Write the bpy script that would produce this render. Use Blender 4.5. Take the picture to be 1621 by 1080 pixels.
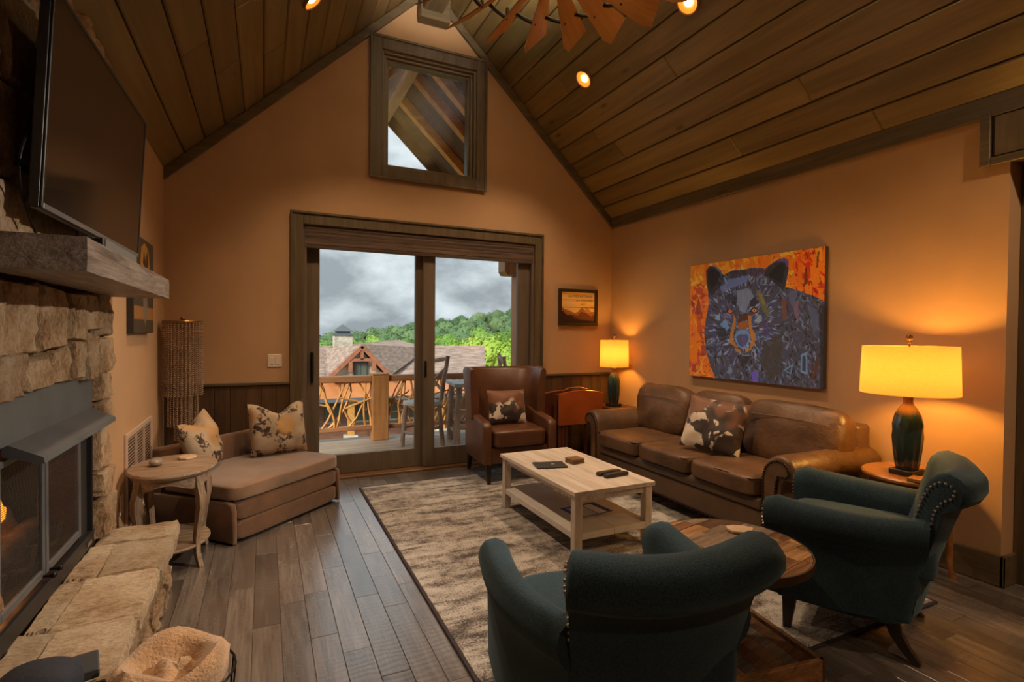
import bpy, bmesh, math, random
import numpy as np
from mathutils import Vector, Matrix, noise as mnoise

for _o in list(bpy.data.objects):
    bpy.data.objects.remove(_o)
S = bpy.context.scene
COL = S.collection
random.seed(7)

# ------------------------------------------------------------------ camera
FPX, YAW, PITCH, ROLL, CAMH = 830.6, math.radians(25.22), math.radians(-0.93), math.radians(-0.49), 1.42
_f = Vector((math.sin(YAW) * math.cos(PITCH), math.cos(YAW) * math.cos(PITCH), math.sin(PITCH)))
_r = Vector((math.cos(YAW), -math.sin(YAW), 0))
_d = _f.cross(_r)
_rr = _r * math.cos(ROLL) + _d * math.sin(ROLL)
_dd = _d * math.cos(ROLL) - _r * math.sin(ROLL)
cam_data = bpy.data.cameras.new('camera')
cam = bpy.data.objects.new('camera', cam_data)
COL.objects.link(cam)
M = Matrix.Identity(4)
for i in range(3):
    M[i][0], M[i][1], M[i][2] = _rr[i], -_dd[i], -_f[i]
M[0][3], M[1][3], M[2][3] = 0, 0, CAMH
cam.matrix_world = M
cam_data.sensor_width = 36
cam_data.lens = FPX / 1621 * 36
cam_data.clip_start = 0.05
cam_data.clip_end = 1000
S.camera = cam

# ------------------------------------------------------------------ colour management
S.view_settings.view_transform = 'Standard'
S.view_settings.look = 'None'
S.view_settings.exposure = 0.55
S.view_settings.gamma = 1.0
S.view_settings.use_curve_mapping = False
try:
    S.cycles.max_bounces = 8
    S.cycles.diffuse_bounces = 4
    S.cycles.sample_clamp_indirect = 6.0
except Exception:
    pass

# ------------------------------------------------------------------ overcast sky
W = bpy.data.worlds.new('overcast_sky')
S.world = W
W.use_nodes = True
nt = W.node_tree
nt.nodes.clear()
tc = nt.nodes.new('ShaderNodeTexCoord')
mp = nt.nodes.new('ShaderNodeMapping')
mp.inputs['Scale'].default_value = (2.6, 2.6, 4.6)
mp.inputs['Location'].default_value = (0.35, 0.1, 0.45)
n1 = nt.nodes.new('ShaderNodeTexNoise')
n1.inputs['Scale'].default_value = 2.1
n1.inputs['Detail'].default_value = 7
n1.inputs['Roughness'].default_value = 0.55
rp = nt.nodes.new('ShaderNodeValToRGB')
rp.color_ramp.elements[0].position = 0.38
rp.color_ramp.elements[0].color = (0.25, 0.28, 0.31, 1)
rp.color_ramp.elements[1].position = 0.64
rp.color_ramp.elements[1].color = (0.62, 0.67, 0.71, 1)
bg = nt.nodes.new('ShaderNodeBackground')
ow = nt.nodes.new('ShaderNodeOutputWorld')
nt.links.new(tc.outputs['Generated'], mp.inputs['Vector'])
nt.links.new(mp.outputs['Vector'], n1.inputs['Vector'])
nt.links.new(n1.outputs['Fac'], rp.inputs['Fac'])
# an overcast sky is brighter overhead than at the horizon
sx = nt.nodes.new('ShaderNodeSeparateXYZ')
nt.links.new(tc.outputs['Generated'], sx.inputs[0])
zr = nt.nodes.new('ShaderNodeMapRange')
zr.inputs['From Min'].default_value = 0.0; zr.inputs['From Max'].default_value = 1.0
zr.inputs['To Min'].default_value = 1.0; zr.inputs['To Max'].default_value = 1.7
nt.links.new(sx.outputs['Z'], zr.inputs['Value'])
nt.links.new(zr.outputs[0], bg.inputs['Strength'])
nt.links.new(rp.outputs['Color'], bg.inputs['Color'])
nt.links.new(bg.outputs['Background'], ow.inputs['Surface'])

# sun behind thin cloud, from the house side, so it never enters the glass doors
sd = bpy.data.lights.new('hazy_sun', 'SUN')
sd.energy = 3.6
sd.angle = math.radians(20)
sd.color = (1.0, 0.94, 0.84)
so = bpy.data.objects.new('hazy_sun', sd)
COL.objects.link(so)
so.rotation_euler = Vector((0.66, 0.52, -0.54)).to_track_quat('-Z', 'Y').to_euler()

# lamp settings used further down (watts)
CAN_W, LAMP_W, SMALL_LAMP_W, FAN_W = 84.0, 34.0, 20.0, 280.0
WARM = (1.0, 0.69, 0.42)
AMBER = (1.0, 0.47, 0.07)

# ------------------------------------------------------------------ helpers
def tag(o, label=None, cat=None, group=None, kind=None):
    if label: o['label'] = label
    if cat: o['category'] = cat
    if group: o['group'] = group
    if kind: o['kind'] = kind
    return o

def empty(name, loc=(0, 0, 0), rz=0.0, label=None, cat=None, group=None, kind=None):
    o = bpy.data.objects.new(name, None)
    COL.objects.link(o)
    o.location = loc
    o.rotation_euler = (0, 0, rz)
    o.empty_display_size = 0.1
    return tag(o, label, cat, group, kind)

def link(name, me, parent=None, loc=None, rot=None, scale=None):
    o = bpy.data.objects.new(name, me)
    COL.objects.link(o)
    if parent is not None: o.parent = parent
    if loc is not None: o.location = loc
    if rot is not None: o.rotation_euler = rot
    if scale is not None: o.scale = scale
    return o

def copy_tree(o, parent=None):
    c = o.copy()
    COL.objects.link(c)
    c.parent = parent
    for ch in o.children:
        copy_tree(ch, c)
    return c

class MB:
    """collects shapes, then links them as one mesh object"""
    def __init__(s):
        s.bm = bmesh.new()
    def _merge(s, t, mx=None):
        if mx is not None: t.transform(mx)
        me = bpy.data.meshes.new('tmp')
        t.to_mesh(me); t.free()
        s.bm.from_mesh(me)
        bpy.data.meshes.remove(me)
        return s
    def box(s, x0, x1, y0, y1, z0, z1, bev=0.0, seg=1, mx=None):
        t = bmesh.new()
        bmesh.ops.create_cube(t, size=1)
        for v in t.verts:
            v.co = Vector(((x0 + x1) / 2 + v.co.x * (x1 - x0), (y0 + y1) / 2 + v.co.y * (y1 - y0), (z0 + z1) / 2 + v.co.z * (z1 - z0)))
        if bev > 0:
            bmesh.ops.bevel(t, geom=t.edges[:], offset=bev, segments=seg, profile=0.5, affect='EDGES')
        return s._merge(t, mx)
    def prism(s, pts, axis, a0, a1, bev=0.0, mx=None, seg=1):
        # pts in the plane of the other two axes: x -> (y,z), y -> (x,z), z -> (x,y)
        t = bmesh.new()
        def P(p, a):
            return {'x': (a, p[0], p[1]), 'y': (p[0], a, p[1]), 'z': (p[0], p[1], a)}[axis]
        A = [t.verts.new(P(p, a0)) for p in pts]
        B = [t.verts.new(P(p, a1)) for p in pts]
        n = len(pts)
        fs = [t.faces.new(A), t.faces.new(B[::-1])]
        for i in range(n):
            t.faces.new((A[i], B[i], B[(i + 1) % n], A[(i + 1) % n]))
        bmesh.ops.recalc_face_normals(t, faces=t.faces[:])
        if bev > 0:
            es = [e for f in t.faces if len(f.verts) == n and n > 4 for e in f.edges] if n > 4 else t.edges[:]
            bmesh.ops.bevel(t, geom=list(set(es)), offset=bev, segments=seg, profile=0.5, affect='EDGES')
        return s._merge(t, mx)
    def tube(s, pts, radii, n=8, cap=True, mx=None, closed=False):
        t = bmesh.new()
        pts = [Vector(p) for p in pts]
        if not hasattr(radii, '__len__'): radii = [radii] * len(pts)
        rings = []
        up = None
        for i, p in enumerate(pts):
            a = pts[(i - 1) % len(pts)] if (i > 0 or closed) else p
            b = pts[(i + 1) % len(pts)] if (i < len(pts) - 1 or closed) else p
            d = (b - a).normalized()
            if up is None:
                up = Vector((0, 0, 1)) if abs(d.z) < 0.9 else Vector((1, 0, 0))
            u = d.cross(up)
            if u.length < 1e-6: u = d.cross(Vector((0, 1, 0.1)))
            u.normalize()
            v = d.cross(u).normalized()
            up = -v if False else up
            rings.append([t.verts.new(p + (u * math.cos(2 * math.pi * k / n) + v * math.sin(2 * math.pi * k / n)) * radii[i]) for k in range(n)])
        m = len(rings)
        for i in range(m if closed else m - 1):
            R0, R1 = rings[i], rings[(i + 1) % m]
            for k in range(n):
                t.faces.new((R0[k], R0[(k + 1) % n], R1[(k + 1) % n], R1[k]))
        if cap and not closed:
            t.faces.new(rings[0][::-1]); t.faces.new(rings[-1])
        bmesh.ops.recalc_face_normals(t, faces=t.faces[:])
        return s._merge(t, mx)
    def lathe(s, prof, n=24, mx=None, sx=1.0, sy=1.0, flute=None, cap=True):
        t = bmesh.new()
        rings = []
        for j, (r, z) in enumerate(prof):
            ring = []
            for k in range(n):
                a = 2 * math.pi * k / n
                rr = r * (1 + (flute(a, z) if flute else 0))
                ring.append(t.verts.new((rr * math.cos(a) * sx, rr * math.sin(a) * sy, z)))
            rings.append(ring)
        for j in range(len(prof) - 1):
            for k in range(n):
                t.faces.new((rings[j][k], rings[j][(k + 1) % n], rings[j + 1][(k + 1) % n], rings[j + 1][k]))
        if cap and prof[0][0] > 1e-4: t.faces.new(rings[0][::-1])
        if cap and prof[-1][0] > 1e-4: t.faces.new(rings[-1])
        bmesh.ops.remove_doubles(t, verts=t.verts[:], dist=1e-5)
        bmesh.ops.recalc_face_normals(t, faces=t.faces[:])
        return s._merge(t, mx)
    def sphere(s, c, r, u=8, v=6, sc=(1, 1, 1)):
        t = bmesh.new()
        bmesh.ops.create_uvsphere(t, u_segments=u, v_segments=v, radius=r)
        for q in t.verts:
            q.co = Vector((q.co.x * sc[0] + c[0], q.co.y * sc[1] + c[1], q.co.z * sc[2] + c[2]))
        return s._merge(t)
    def loft(s, rings, cap=True, closed=False, mx=None):
        t = bmesh.new()
        R = [[t.verts.new(p) for p in ring] for ring in rings]
        n = len(R[0])
        for i in range(len(R) - (0 if closed else 1)):
            a, b = R[i], R[(i + 1) % len(R)]
            for k in range(n):
                t.faces.new((a[k], a[(k + 1) % n], b[(k + 1) % n], b[k]))
        if cap and not closed:
            t.faces.new(R[0][::-1]); t.faces.new(R[-1])
        bmesh.ops.recalc_face_normals(t, faces=t.faces[:])
        return s._merge(t, mx)
    def cushion(s, sx, sy, sz, bulge=0.25, k=6, n=10, mx=None, wob=0.0, seed=0):
        t = bmesh.new()
        bmesh.ops.create_cube(t, size=2)
        bmesh.ops.subdivide_edges(t, edges=t.edges[:], cuts=n - 1, use_grid_fill=True)
        for v in t.verts:
            p = v.co
            m = max(abs(p.x), abs(p.y), abs(p.z))
            q = (abs(p.x) ** k + abs(p.y) ** k + abs(p.z) ** k) ** (1 / k)
            p = p * (m / q)
            z = p.z * (1 + bulge * (1 - p.x * p.x) * (1 - p.y * p.y))
            v.co = Vector((p.x * sx / 2, p.y * sy / 2, z * sz / 2))
            if wob:
                nn = mnoise.noise_vector(v.co * 6 + Vector((seed * 3.1, seed, 0)))
                v.co += nn * wob
        return s._merge(t, mx)
    def pillow(s, w, h, th, n=16, mx=None, ear=0.10, sag=0.0, seed=0):
        # stands in x (width) / z (height), thickness along y
        t = bmesh.new()
        rng = random.Random(seed)
        grid = {}
        for side in (0, 1):
            for i in range(n + 1):
                for j in range(n + 1):
                    u, v = i / n * 2 - 1, j / n * 2 - 1
                    e = (1 - abs(u) ** 2.6) * (1 - abs(v) ** 2.6)
                    y = th / 2 * max(e, 0) ** 0.5
                    x = u * w / 2 * (1 - ear * (1 - v * v)) 
                    z = v * h / 2 * (1 - ear * (1 - u * u)) - sag * math.exp(-(u / 0.45) ** 2) * max(v, 0) ** 3
                    nn = mnoise.noise(Vector((u * 2.1 + seed, v * 2.1, side * 5.0)))
                    y *= 1 + 0.25 * nn
                    edge = i in (0, n) or j in (0, n)
                    if side == 1 and edge:
                        grid[(1, i, j)] = grid[(0, i, j)]
                        continue
                    grid[(side, i, j)] = t.verts.new((x, -y if side == 0 else y, z))
            for i in range(n):
                for j in range(n):
                    q = [grid[(side, i, j)], grid[(side, i + 1, j)], grid[(side, i + 1, j + 1)], grid[(side, i, j + 1)]]
                    try: t.faces.new(q if side == 0 else q[::-1])
                    except ValueError: pass
        return s._merge(t, mx)
    def build(s, name, mat, parent=None, smooth=None, loc=None, rot=None):
        me = bpy.data.meshes.new(name)
        s.bm.to_mesh(me); s.bm.free()
        if mat is not None: me.materials.append(mat)
        if smooth is not None:
            me.shade_smooth()
            me.set_sharp_from_angle(angle=math.radians(smooth))
        return link(name, me, parent, loc, rot)

def nail_curve(mb, pts, step, r, out):
    """small domed nail heads along a 3D polyline"""
    pts = [Vector(p) for p in pts]
    acc = 0.0
    for a, b in zip(pts[:-1], pts[1:]):
        L = (b - a).length
        d = acc
        while d < L:
            p = a + (b - a) * (d / L)
            mb.sphere(p + Vector(out) * r * 0.3, r, 6, 4)
            d += step
        acc = d - L

# ------------------------------------------------------------------ materials
def _nodes(name):
    m = bpy.data.materials.new(name)
    m.use_nodes = True
    t = m.node_tree
    b = t.nodes['Principled BSDF']
    return m, t, b

def _ramp(t, stops):
    r = t.nodes.new('ShaderNodeValToRGB')
    cr = r.color_ramp
    while len(cr.elements) < len(stops): cr.elements.new(0.5)
    for e, (p, c) in zip(cr.elements, stops):
        e.position = p
        e.color = (*c, 1)
    return r

def _coord(t, scale, rnd=True, kind='Object'):
    c = t.nodes.new('ShaderNodeTexCoord')
    mpn = t.nodes.new('ShaderNodeMapping')
    mpn.inputs['Scale'].default_value = scale
    t.links.new(c.outputs[kind], mpn.inputs['Vector'])
    if rnd:
        oi = t.nodes.new('ShaderNodeObjectInfo')
        mu = t.nodes.new('ShaderNodeMath'); mu.operation = 'MULTIPLY'; mu.inputs[1].default_value = 57.0
        t.links.new(oi.outputs['Random'], mu.inputs[0])
        t.links.new(mu.outputs[0], mpn.inputs['Location'])
    return mpn

def _noise(t, vec, scale, detail=4, rough=0.55, dist=0.0):
    n = t.nodes.new('ShaderNodeTexNoise')
    n.inputs['Scale'].default_value = scale
    n.inputs['Detail'].default_value = detail
    n.inputs['Roughness'].default_value = rough
    n.inputs['Distortion'].default_value = dist
    t.links.new(vec.outputs[0], n.inputs['Vector'])
    return n

def _bump(t, b, height, strength, dist=0.01):
    bp = t.nodes.new('ShaderNodeBump')
    bp.inputs['Strength'].default_value = strength
    bp.inputs['Distance'].default_value = dist
    t.links.new(height, bp.inputs['Height'])
    t.links.new(bp.outputs['Normal'], b.inputs['Normal'])
    return bp

def plain(name, col, rough=0.5, metal=0.0, spec=0.5, var=0.0, vscale=8.0, bump=0.0, bscale=60.0, coat=0.0, sheen=0.0):
    m, t, b = _nodes(name)
    b.inputs['Base Color'].default_value = (*col, 1)
    b.inputs['Roughness'].default_value = rough
    b.inputs['Metallic'].default_value = metal
    b.inputs['Specular IOR Level'].default_value = spec
    b.inputs['Coat Weight'].default_value = coat
    b.inputs['Sheen Weight'].default_value = sheen
    v = None
    if var > 0:
        v = _coord(t, (1, 1, 1))
        n = _noise(t, v, vscale, 5)
        r = _ramp(t, [(0.3, tuple(c * (1 - var) for c in col)), (0.7, tuple(min(1, c * (1 + var)) for c in col))])
        t.links.new(n.outputs['Fac'], r.inputs['Fac'])
        t.links.new(r.outputs['Color'], b.inputs['Base Color'])
    if bump > 0:
        v = v or _coord(t, (1, 1, 1))
        n2 = _noise(t, v, bscale, 4)
        _bump(t, b, n2.outputs['Fac'], bump)
    return m

def wood(name, dark, mid, light, axis='y', rough=0.45, scale=5.0, stretch=14.0, rnd=0.25, knots=0.0, bump=0.15, coat=0.0, spec=0.5, streak=0.25, ripple=0.0):
    m, t, b = _nodes(name)
    sc = {'x': (1 / stretch, 1, 1), 'y': (1, 1 / stretch, 1), 'z': (1, 1, 1 / stretch)}[axis]
    sc = tuple(s * 3 for s in sc)
    v = _coord(t, sc)
    n = _noise(t, v, scale, 6, 0.6, 0.6)
    r = _ramp(t, [(0.28, dark), (0.5, mid), (0.74, light)])
    v9 = _coord(t, {'x': (0.25, 6, 6), 'y': (6, 0.25, 6), 'z': (6, 6, 0.25)}[axis])
    n9 = _noise(t, v9, scale * 2.2, 5, 0.7, 0.2)
    m9 = t.nodes.new('ShaderNodeMath'); m9.operation = 'MULTIPLY_ADD'; m9.inputs[1].default_value = streak * 2; m9.inputs[2].default_value = -streak
    t.links.new(n9.outputs['Fac'], m9.inputs[0])
    a9 = t.nodes.new('ShaderNodeMath'); a9.operation = 'ADD'
    t.links.new(n.outputs['Fac'], a9.inputs[0]); t.links.new(m9.outputs[0], a9.inputs[1])
    t.links.new(a9.outputs[0], r.inputs['Fac'])
    out = r.outputs['Color']
    oi = t.nodes.new('ShaderNodeObjectInfo')
    mr = t.nodes.new('ShaderNodeMapRange')
    mr.inputs['To Min'].default_value = 1 - rnd
    mr.inputs['To Max'].default_value = 1 + rnd
    t.links.new(oi.outputs['Random'], mr.inputs['Value'])
    hv = t.nodes.new('ShaderNodeHueSaturation')
    t.links.new(mr.outputs[0], hv.inputs['Value'])
    t.links.new(out, hv.inputs['Color'])
    out = hv.outputs['Color']
    if knots > 0:
        kv = _coord(t, tuple({'x': (0.35, 1, 1), 'y': (1, 0.35, 1), 'z': (1, 1, 0.35)}[axis]))
        vo = t.nodes.new('ShaderNodeTexVoronoi')
        vo.inputs['Scale'].default_value = 5.0
        t.links.new(kv.outputs[0], vo.inputs['Vector'])
        nn = _noise(t, kv, 22, 3)
        ad = t.nodes.new('ShaderNodeMath'); ad.operation = 'MULTIPLY_ADD'
        ad.inputs[1].default_value = 0.12
        t.links.new(nn.outputs['Fac'], ad.inputs[0]); t.links.new(vo.outputs['Distance'], ad.inputs[2])
        kr = _ramp(t, [(0.10, (1, 1, 1)), (0.19, (0, 0, 0))])
        t.links.new(ad.outputs[0], kr.inputs['Fac'])
        km = t.nodes.new('ShaderNodeMath'); km.operation = 'MULTIPLY'; km.inputs[1].default_value = knots
        t.links.new(kr.outputs['Color'], km.inputs[0])
        mx = t.nodes.new('ShaderNodeMixRGB')
        mx.inputs['Color2'].default_value = (*(c * 0.35 for c in dark), 1)
        t.links.new(km.outputs[0], mx.inputs['Fac']); t.links.new(out, mx.inputs['Color1'])
        out = mx.outputs['Color']
    t.links.new(out, b.inputs['Base Color'])
    b.inputs['Roughness'].default_value = rough
    b.inputs['Specular IOR Level'].default_value = spec
    b.inputs['Coat Weight'].default_value = coat
    b.inputs['Coat Roughness'].default_value = 0.22
    if ripple > 0:
        vr = _coord(t, (1, 1, 1)); wr = t.nodes.new('ShaderNodeTexWave'); wr.bands_direction = 'Y'
        wr.inputs['Scale'].default_value = 9.0; wr.inputs['Distortion'].default_value = 5.0; wr.inputs['Detail'].default_value = 2.0; wr.inputs['Detail Scale'].default_value = 1.0
        t.links.new(vr.outputs[0], wr.inputs['Vector'])
        hr = t.nodes.new('ShaderNodeMath'); hr.operation = 'MULTIPLY_ADD'; hr.inputs[1].default_value = ripple
        t.links.new(wr.outputs['Fac'], hr.inputs[0]); t.links.new(a9.outputs[0], hr.inputs[2])
        _bump(t, b, hr.outputs[0], bump, 0.006)
    elif bump > 0: _bump(t, b, a9.outputs[0], bump, 0.006)
    return m

def emit(name, col, strength):
    m, t, b = _nodes(name)
    b.inputs['Base Color'].default_value = (*col, 1)
    b.inputs['Emission Color'].default_value = (*col, 1)
    b.inputs['Emission Strength'].default_value = strength
    return m

def glass_thin(name, refl=0.06, tint=(0.96, 0.98, 0.97)):
    m = bpy.data.materials.new(name); m.use_nodes = True
    t = m.node_tree; t.nodes.clear()
    o = t.nodes.new('ShaderNodeOutputMaterial')
    a = t.nodes.new('ShaderNodeBsdfTransparent'); a.inputs['Color'].default_value = (*tint, 1)
    g = t.nodes.new('ShaderNodeBsdfGlossy'); g.inputs['Roughness'].default_value = 0.02
    x = t.nodes.new('ShaderNodeMixShader'); x.inputs['Fac'].default_value = refl
    t.links.new(a.outputs[0], x.inputs[1]); t.links.new(g.outputs[0], x.inputs[2]); t.links.new(x.outputs[0], o.inputs['Surface'])
    return m

def vcol_mat(name, rough=0.6, bump=0.0):
    m, t, b = _nodes(name)
    a = t.nodes.new('ShaderNodeVertexColor'); a.layer_name = 'print'
    t.links.new(a.outputs['Color'], b.inputs['Base Color'])
    b.inputs['Roughness'].default_value = rough
    if bump:
        v = _coord(t, (1, 1, 1)); n = _noise(t, v, 70, 4)
        _bump(t, b, n.outputs['Fac'], bump, 0.004)
    return m

def shade_mat(name, col, trans=0.6):
    m = bpy.data.materials.new(name); m.use_nodes = True
    t = m.node_tree; t.nodes.clear()
    o = t.nodes.new('ShaderNodeOutputMaterial')
    v = _coord(t, (1, 1, 6))
    n = _noise(t, v, 60, 3)
    r = _ramp(t, [(0.3, tuple(c * 0.86 for c in col)), (0.7, col)])
    t.links.new(n.outputs['Fac'], r.inputs['Fac'])
    d = t.nodes.new('ShaderNodeBsdfDiffuse'); tr = t.nodes.new('ShaderNodeBsdfTranslucent')
    t.links.new(r.outputs['Color'], d.inputs['Color']); t.links.new(r.outputs['Color'], tr.inputs['Color'])
    x = t.nodes.new('ShaderNodeMixShader'); x.inputs['Fac'].default_value = trans
    t.links.new(d.outputs[0], x.inputs[1]); t.links.new(tr.outputs[0], x.inputs[2]); t.links.new(x.outputs[0], o.inputs['Surface'])
    return m

def patches(name, stops, scale=6.0, rough=0.6, stretch=(1, 1, 1), bump=0.0, detail=3, dist=0.0, sheen=0.0, bscale=80, rnd=True):
    m, t, b = _nodes(name)
    v = _coord(t, stretch, rnd)
    n = _noise(t, v, scale, detail, 0.5, dist)
    r = _ramp(t, stops)
    t.links.new(n.outputs['Fac'], r.inputs['Fac'])
    t.links.new(r.outputs['Color'], b.inputs['Base Color'])
    b.inputs['Roughness'].default_value = rough
    b.inputs['Sheen Weight'].default_value = sheen
    if bump:
        n2 = _noise(t, v, bscale, 4)
        _bump(t, b, n2.outputs['Fac'], bump)
    return m

def point_light(name, loc, watts, col, radius, parent=None):
    l = bpy.data.lights.new(name, 'POINT'); l.energy = watts; l.color = col; l.shadow_soft_size = radius
    o = bpy.data.objects.new(name, l); COL.objects.link(o)
    if parent is not None: o.parent = parent
    o.location = loc
    return o
# ================================================================== the room
XL, XR, YB, YF = -0.765, 3.782, 5.23, -3.0
XC, HW, ZR, SL = 1.509, 2.2735, 4.94, 0.955          # ridge line, half width, ridge height, roof slope
ANG = math.atan(SL)
def roof_z(x): return ZR - SL * abs(x - XC)

m_wall = plain('wall_paint', (0.49, 0.302, 0.165), 0.75, spec=0.25, var=0.05, vscale=2.5, bump=0.06, bscale=180)
m_trim = wood('stained_trim', (0.072, 0.050, 0.025), (0.118, 0.084, 0.045), (0.165, 0.120, 0.068), 'z', 0.42, 5, 12, 0.12, 0.5, 0.12)
m_trim_x = wood('stained_trim_x', (0.072, 0.050, 0.025), (0.118, 0.084, 0.045), (0.165, 0.120, 0.068), 'x', 0.42, 5, 12, 0.12, 0.5, 0.12)
m_trim_y = wood('stained_trim_y', (0.072, 0.050, 0.025), (0.118, 0.084, 0.045), (0.165, 0.120, 0.068), 'y', 0.42, 5, 12, 0.12, 0.5, 0.12)
m_ceil = wood('ceiling_pine', (0.130, 0.084, 0.030), (0.185, 0.126, 0.048), (0.245, 0.172, 0.070), 'y', 0.36, 4, 16, 0.22, 0.85, 0.10, coat=0.15, streak=0.12)
m_groove = plain('board_groove', (0.025, 0.014, 0.008), 0.8)
m_floor = wood('floor_walnut', (0.085, 0.070, 0.060), (0.140, 0.116, 0.101), (0.20, 0.170, 0.150), 'y', 0.25, 7, 10, 0.34, 0.25, 0.22, spec=1.0, coat=1.0, streak=0.3, ripple=0.4)
m_wains = wood('wainscot_oak', (0.05, 0.026, 0.012), (0.085, 0.046, 0.022), (0.12, 0.068, 0.034), 'z', 0.45, 5, 12, 0.2, 0.3, 0.12)
m_clad = wood('door_cladding', (0.10, 0.072, 0.048), (0.14, 0.104, 0.073), (0.175, 0.132, 0.095), 'z', 0.42, 4, 12, 0.08, 0.0, 0.06)
m_glass = glass_thin('window_glass', 0.03)
m_black = plain('black_metal', (0.015, 0.014, 0.014), 0.4, 0.6)
m_white = plain('white_plastic', (0.72, 0.62, 0.52), 0.4)

# floor -----------------------------------------------------------------
b = MB(); b.box(XL - 0.2, XR + 0.5, YF - 0.2, YB + 0.2, -0.20, -0.012)
floor = b.build('floor', plain('floor_seam_glint', (0.20, 0.155, 0.115), 0.7))  # seam colour made pale, standing in for light caught on plank edges
tag(floor, 'dark hand-scraped wood plank floor of the living room', 'floor', kind='structure')
rngf = random.Random(3)
PW = 0.1215
rest = MB()
nplank = 0
for i in range(-7, 33):
    x0 = -0.051 + PW * (i)
    if x0 + PW < XL - 0.05 or x0 > XR + 0.2: continue
    y = YF + rngf.random() * 0.8 - 0.8
    while y < YB:
        L = rngf.choice((0.35, 0.45, 0.55, 0.7, 0.9, 1.1))
        y1 = min(y + L, YB + 0.02)
        if y1 - y < 0.08: y = y1; continue
        cx, cy = x0 + PW / 2, (y + y1) / 2
        under_rug = 0.85 < cx < 3.15 and 1.62 < y and y1 < 4.78
        behind = y1 < 0.45 or (cx < -0.45 and y1 < 3.3)
        if under_rug or behind:
            rest.box(x0 + 0.0012, x0 + PW - 0.0012, y + 0.0012, y1 - 0.0012, -0.012, 0.0)
        else:
            p = MB(); p.box(-PW / 2 + 0.0011, PW / 2 - 0.0011, -(y1 - y) / 2 + 0.0011, (y1 - y) / 2 - 0.0011, -0.012, 0.0, 0.0009)
            p.build('floor_plank', m_floor, floor, loc=(cx, cy, rngf.uniform(-0.0006, 0.0006)))
            nplank += 1
        y = y1
r_ = rest.build('floor_planking', m_floor, floor); tag(r_, kind='stuff')

# ceiling ---------------------------------------------------------------
b = MB()
b.prism([(XL - 0.4, roof_z(XL - 0.4) + 0.024), (XC, ZR + 0.024), (XR + 0.4, roof_z(XR + 0.4) + 0.024), (XR + 0.4, roof_z(XR + 0.4) + 0.2), (XC, ZR + 0.22), (XL - 0.4, roof_z(XL - 0.4) + 0.2)], 'y', YF - 0.2, YB + 0.2)
ceiling = b.build('ceiling', m_groove)
tag(ceiling, 'vaulted ceiling of stained knotty pine boards', 'ceiling', kind='structure')
slen = HW / math.cos(ANG)
NR = 15
BW = slen / NR
rngc = random.Random(11)
for side in (-1, 1):
    for k in range(NR):
        s = (k + 0.5) * BW
        x = XC + side * s * math.cos(ANG)
        z = ZR - s * math.sin(ANG)
        y = YF - rngc.random() * 2.0
        while y < YB - 0.001:
            y1 = min(y + rngc.uniform(2.2, 4.2), YB)
            if YB - y1 < 0.5: y1 = YB
            p = MB(); p.box(-BW / 2 + 0.0035, BW / 2 - 0.0035, -(y1 - y) / 2 + 0.001, (y1 - y) / 2 - 0.001, 0.0, 0.022, 0.008)
            p.build('ceiling_board', m_ceil, ceiling, loc=(x, (y + y1) / 2, z), rot=(0, side * ANG, 0))
            y = y1
# ridge beam
b = MB(); b.box(XC - 0.10, XC + 0.10, YF, YB - 0.12, 4.60, 4.93, 0.008)
rb = b.build('trim_1', m_trim_y); tag(rb, 'dark ridge beam under the ceiling peak', 'beam', kind='structure')
b = MB(); b.box(1.384 - 0.0, 1.690, YB - 0.13, YB - 0.001, 4.525, 4.80, 0.006)
b.build('beam_pocket', m_trim_x, rb)

# walls -----------------------------------------------------------------
def gx(z, sgn): return XC + sgn * (ZR + 0.03 - z) / SL
DX0, DX1, DZ = 0.321, 2.728, 2.403
WX0, WX1, WZ0, WZ1 = 1.035, 2.02, 3.035, 4.175
b = MB()
b.box(XL - 0.2, DX0, YB, YB + 0.2, -0.2, DZ)
b.box(DX1, XR + 0.2, YB, YB + 0.2, -0.2, DZ)
b.box(DX0, DX1, YB, YB + 0.2, -0.2, 0.0)
b.prism([(XL - 0.2, DZ), (XR + 0.2, DZ), (XR + 0.2, roof_z(XR + 0.2) + 0.03), (gx(WZ0, 1), WZ0), (gx(WZ0, -1), WZ0), (XL - 0.2, roof_z(XL - 0.2) + 0.03)], 'y', YB, YB + 0.2)
b.prism([(gx(WZ0, -1), WZ0), (WX0, WZ0), (WX0, WZ1), (gx(WZ1, -1), WZ1)], 'y', YB, YB + 0.2)
b.prism([(WX1, WZ0), (gx(WZ0, 1), WZ0), (gx(WZ1, 1), WZ1), (WX1, WZ1)], 'y', YB, YB + 0.2)
b.prism([(gx(WZ1, -1), WZ1), (gx(WZ1, 1), WZ1), (XC, ZR + 0.03)], 'y', YB, YB + 0.2)
wall_back = b.build('wall_back', m_wall)
tag(wall_back, 'terracotta tan gable wall with the glass doors', 'wall', kind='structure')
b = MB(); b.box(XL - 0.2, XL, YF, 1.3, -0.2, roof_z(XL) + 0.01); b.box(XL - 0.2, XL, 3.40, YB, -0.2, roof_z(XL) + 0.01); b.box(XL - 0.2, -0.801, 1.3, 3.40, -0.2, 0.338)
wall_left = b.build('wall_left', m_wall); tag(wall_left, 'tan side wall behind the stone fireplace', 'wall', kind='structure')
b = MB(); b.box(XR, XR + 0.2, 1.49, YB, -0.2, roof_z(XR) + 0.01)
wall_right = b.build('wall_right', m_wall); tag(wall_right, 'tan wall with the bear painting above the sofa', 'wall', kind='structure')
b = MB(); b.box(XR + 0.165, XR + 0.3, YF, 1.49, -0.2, 2.9)
b.box(XR - 0.0, XR + 0.165, YF, 1.49, 2.69, 2.9)
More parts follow.
